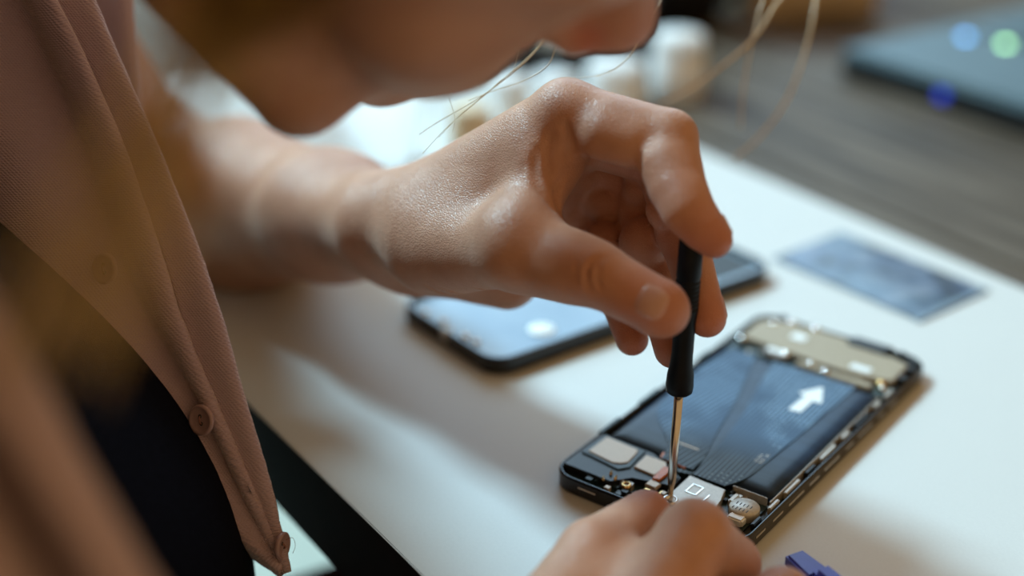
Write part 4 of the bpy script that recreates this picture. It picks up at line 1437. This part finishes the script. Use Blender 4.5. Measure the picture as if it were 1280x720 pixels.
# wool fuzz along the edges and a loose thread
fz = []
gD = catmull(pD, 400); gCc = catmull(pC, 400)
for g_, n_ in ((gD, 420), (gCc, 260)):
    for _ in range(n_):
        i = rng.integers(40, 398)
        p0 = g_[i] + rng.normal(size=3) * 0.0004
        dr = np.array([0.7, -0.2, 0.4]) + rng.normal(size=3) * 0.6
        dr = dr / np.linalg.norm(dr) * rng.uniform(0.0004, 0.0016)
        bend = rng.normal(size=3) * 0.0003
        fz.append((np.array([p0, p0 + dr * 0.5 + bend, p0 + dr]), 0.000035, 0.00002))
tag(tube_mesh('fuzz', fz, M['button'], card, 3), kind='stuff')
tube_mesh('loose_thread', [(catmull([(-0.0778, -0.1959, -0.0033), (-0.0754, -0.1956, -0.0026), (-0.0745, -0.1968, -0.0051), (-0.0754, -0.1979, -0.0075)], 12), 0.00008, 0.00008)], M['thread'], card, 5)

# ------------------------------------------------------------------ hair
scalp = [Ell(hp3(2, 0, 48), HAX, np.array((100, 82, 88)) * HSC / 1000, 0.02)]
V_, Q_ = mesh_form(Form(scalp, (), lambda P: (0.0018 * np.sin(P @ np.array([500, 300, -200], F32))).astype(F32)), *bounds(scalp), 0.005)
fl_ = (V_[Q_].mean(1) - HO) @ HAX.T * 1000 / HSC
keep = (fl_[:, 2] > 62) | ((fl_[:, 0] < 22) & (fl_[:, 2] > -20)) | ((fl_[:, 0] < -30) & (fl_[:, 2] > -45))
hair = adopt(link('hair', np_mesh('hair', V_, Q_[keep]), M['hair'], None, True), person)
sd_ = hair.modifiers.new('volume', 'SOLIDIFY'); sd_.thickness = 0.006; sd_.offset = 0
root_c = hp3(8, 74, 30)
spine = [root_c, (-0.0555, -0.2776, 0.2241), (-0.0611, -0.2971, 0.2108), (-0.0649, -0.3135, 0.1996), (-0.0695, -0.3320, 0.1886), (-0.0750, -0.3505, 0.1774), (-0.0805, -0.3627, 0.1681), (-0.0845, -0.3728, 0.1583)]
sp_c = catmull(spine, 40)
paths, paths_l = [], []
for i in range(1150):
    off = rng.normal(size=2)
    longer = i < 145
    endj = 40 if longer else int(rng.uniform(12, 19))
    t = np.linspace(0, 1, 40)
    wid = np.interp(t, [0, 0.25, 0.5, 0.75, 1.0], [0.016, 0.0075, 0.0085, 0.0105, 0.0105])
    sh_ = 0 * t if longer else np.interp(t, [0, 0.3, 1.0], [0.0, 0.010, 0.010])
    px_ = sp_c + np.outer(wid * off[0] + sh_, np.array([0.98, 0.1, 0.15])) + np.outer(wid * 0.8 * off[1], np.array([0.05, 0.9, 0.3]))
    w_ = rng.uniform(0, 6.28, 2)
    px_ = px_ + np.outer(0.0012 * np.sin(t * rng.uniform(4, 9) + w_[0]), [1, 0, 0])
    (paths_l if longer else paths).append((px_[:endj:2], 0.00012, 0.00009))
tag(tube_mesh('hair_lock', paths, M['hair'], hair, 3), kind='stuff')
tag(tube_mesh('hair_lock', paths_l, M['hair_lit'], hair, 3), kind='stuff')


def strand(pts, r0=0.00009, r1=0.00005, mat='hair_light'):
    return tube_mesh('loose_strand', [(catmull(pts, 34), r0 * 1.6, r1 * 1.6)], M[mat], hair, 5)


strand([hp3(60, -70, 60), (0.0305, -0.1467, 0.1874), (0.0112, -0.1487, 0.1599), (0.0000, -0.1497, 0.1484), (-0.0132, -0.1518, 0.1392), (-0.0242, -0.1545, 0.1335), (-0.0305, -0.1563, 0.1297)], .00014, .00009)
strand([hp3(62, -70, 58), (0.0331, -0.1467, 0.1874), (0.0105, -0.1460, 0.1586), (-0.0021, -0.1472, 0.1465), (-0.0138, -0.1496, 0.1368), (-0.0223, -0.1518, 0.1298), (-0.0297, -0.1552, 0.1226)], .00010, .00006)
strand([hp3(58, -70, 60), (0.0285, -0.1456, 0.1897), (0.0094, -0.1484, 0.1582), (-0.0047, -0.1501, 0.1452), (-0.0159, -0.1512, 0.1357), (-0.0244, -0.1539, 0.1277)], .00008, .00005)
strand([hp3(64, -70, 56), (0.0230, -0.1459, 0.1821), (0.0148, -0.1491, 0.1589), (0.0115, -0.1495, 0.1510), (0.0032, -0.1498, 0.1457), (-0.0066, -0.1502, 0.1425), (-0.0145, -0.1506, 0.1394)], .00012, .00007)
strand([(0.0036, -0.1467, 0.1641), (0.0031, -0.1472, 0.1584), (0.0013, -0.1481, 0.1517), (0.0000, -0.1485, 0.1485)], .00005, .00004)
strand([(-0.0230, -0.1465, 0.1458), (-0.0209, -0.1482, 0.1397), (-0.0189, -0.1502, 0.1332), (-0.0196, -0.1521, 0.1291)], .00006, .00004)
strand([hp3(84, 10, 70), (0.0488, -0.1570, 0.1821), (0.0466, -0.1559, 0.1727), (0.0425, -0.1549, 0.1631), (0.0386, -0.1546, 0.1567), (0.0336, -0.1548, 0.1515), (0.0273, -0.1540, 0.1486)], .00013, .00007)
strand([hp3(84, 12, 70), (0.0416, -0.1570, 0.1821), (0.0407, -0.1569, 0.1729), (0.0408, -0.1566, 0.1641), (0.0391, -0.1553, 0.1575), (0.0341, -0.1556, 0.1523), (0.0310, -0.1553, 0.1506)], .00008, .00005)
strand([(0.0409, -0.1555, 0.1617), (0.0374, -0.1552, 0.1553), (0.0316, -0.1543, 0.1503), (0.0234, -0.1531, 0.1481), (0.0157, -0.1522, 0.1478)], .00007, .00004)
strand([hp3(86, -20, 72), (0.0817, -0.1849, 0.1932), (0.0750, -0.1960, 0.1813), (0.0679, -0.2049, 0.1744), (0.0580, -0.2130, 0.1688), (0.0468, -0.2199, 0.1635), (0.0403, -0.2232, 0.1613)], .00034, .00022)
strand([hp3(86, -24, 72), (0.0751, -0.1809, 0.1899), (0.0710, -0.1968, 0.1797), (0.0673, -0.2076, 0.1709), (0.0645, -0.2182, 0.1625), (0.0637, -0.2239, 0.1550)], .00018, .00014)
strand([hp3(88, -26, 74), (0.0876, -0.1899, 0.1943), (0.0855, -0.2037, 0.1838), (0.0819, -0.2130, 0.1734), (0.0762, -0.2224, 0.1629), (0.0680, -0.2306, 0.1550), (0.0607, -0.2351, 0.1501)], .00030, .00020)
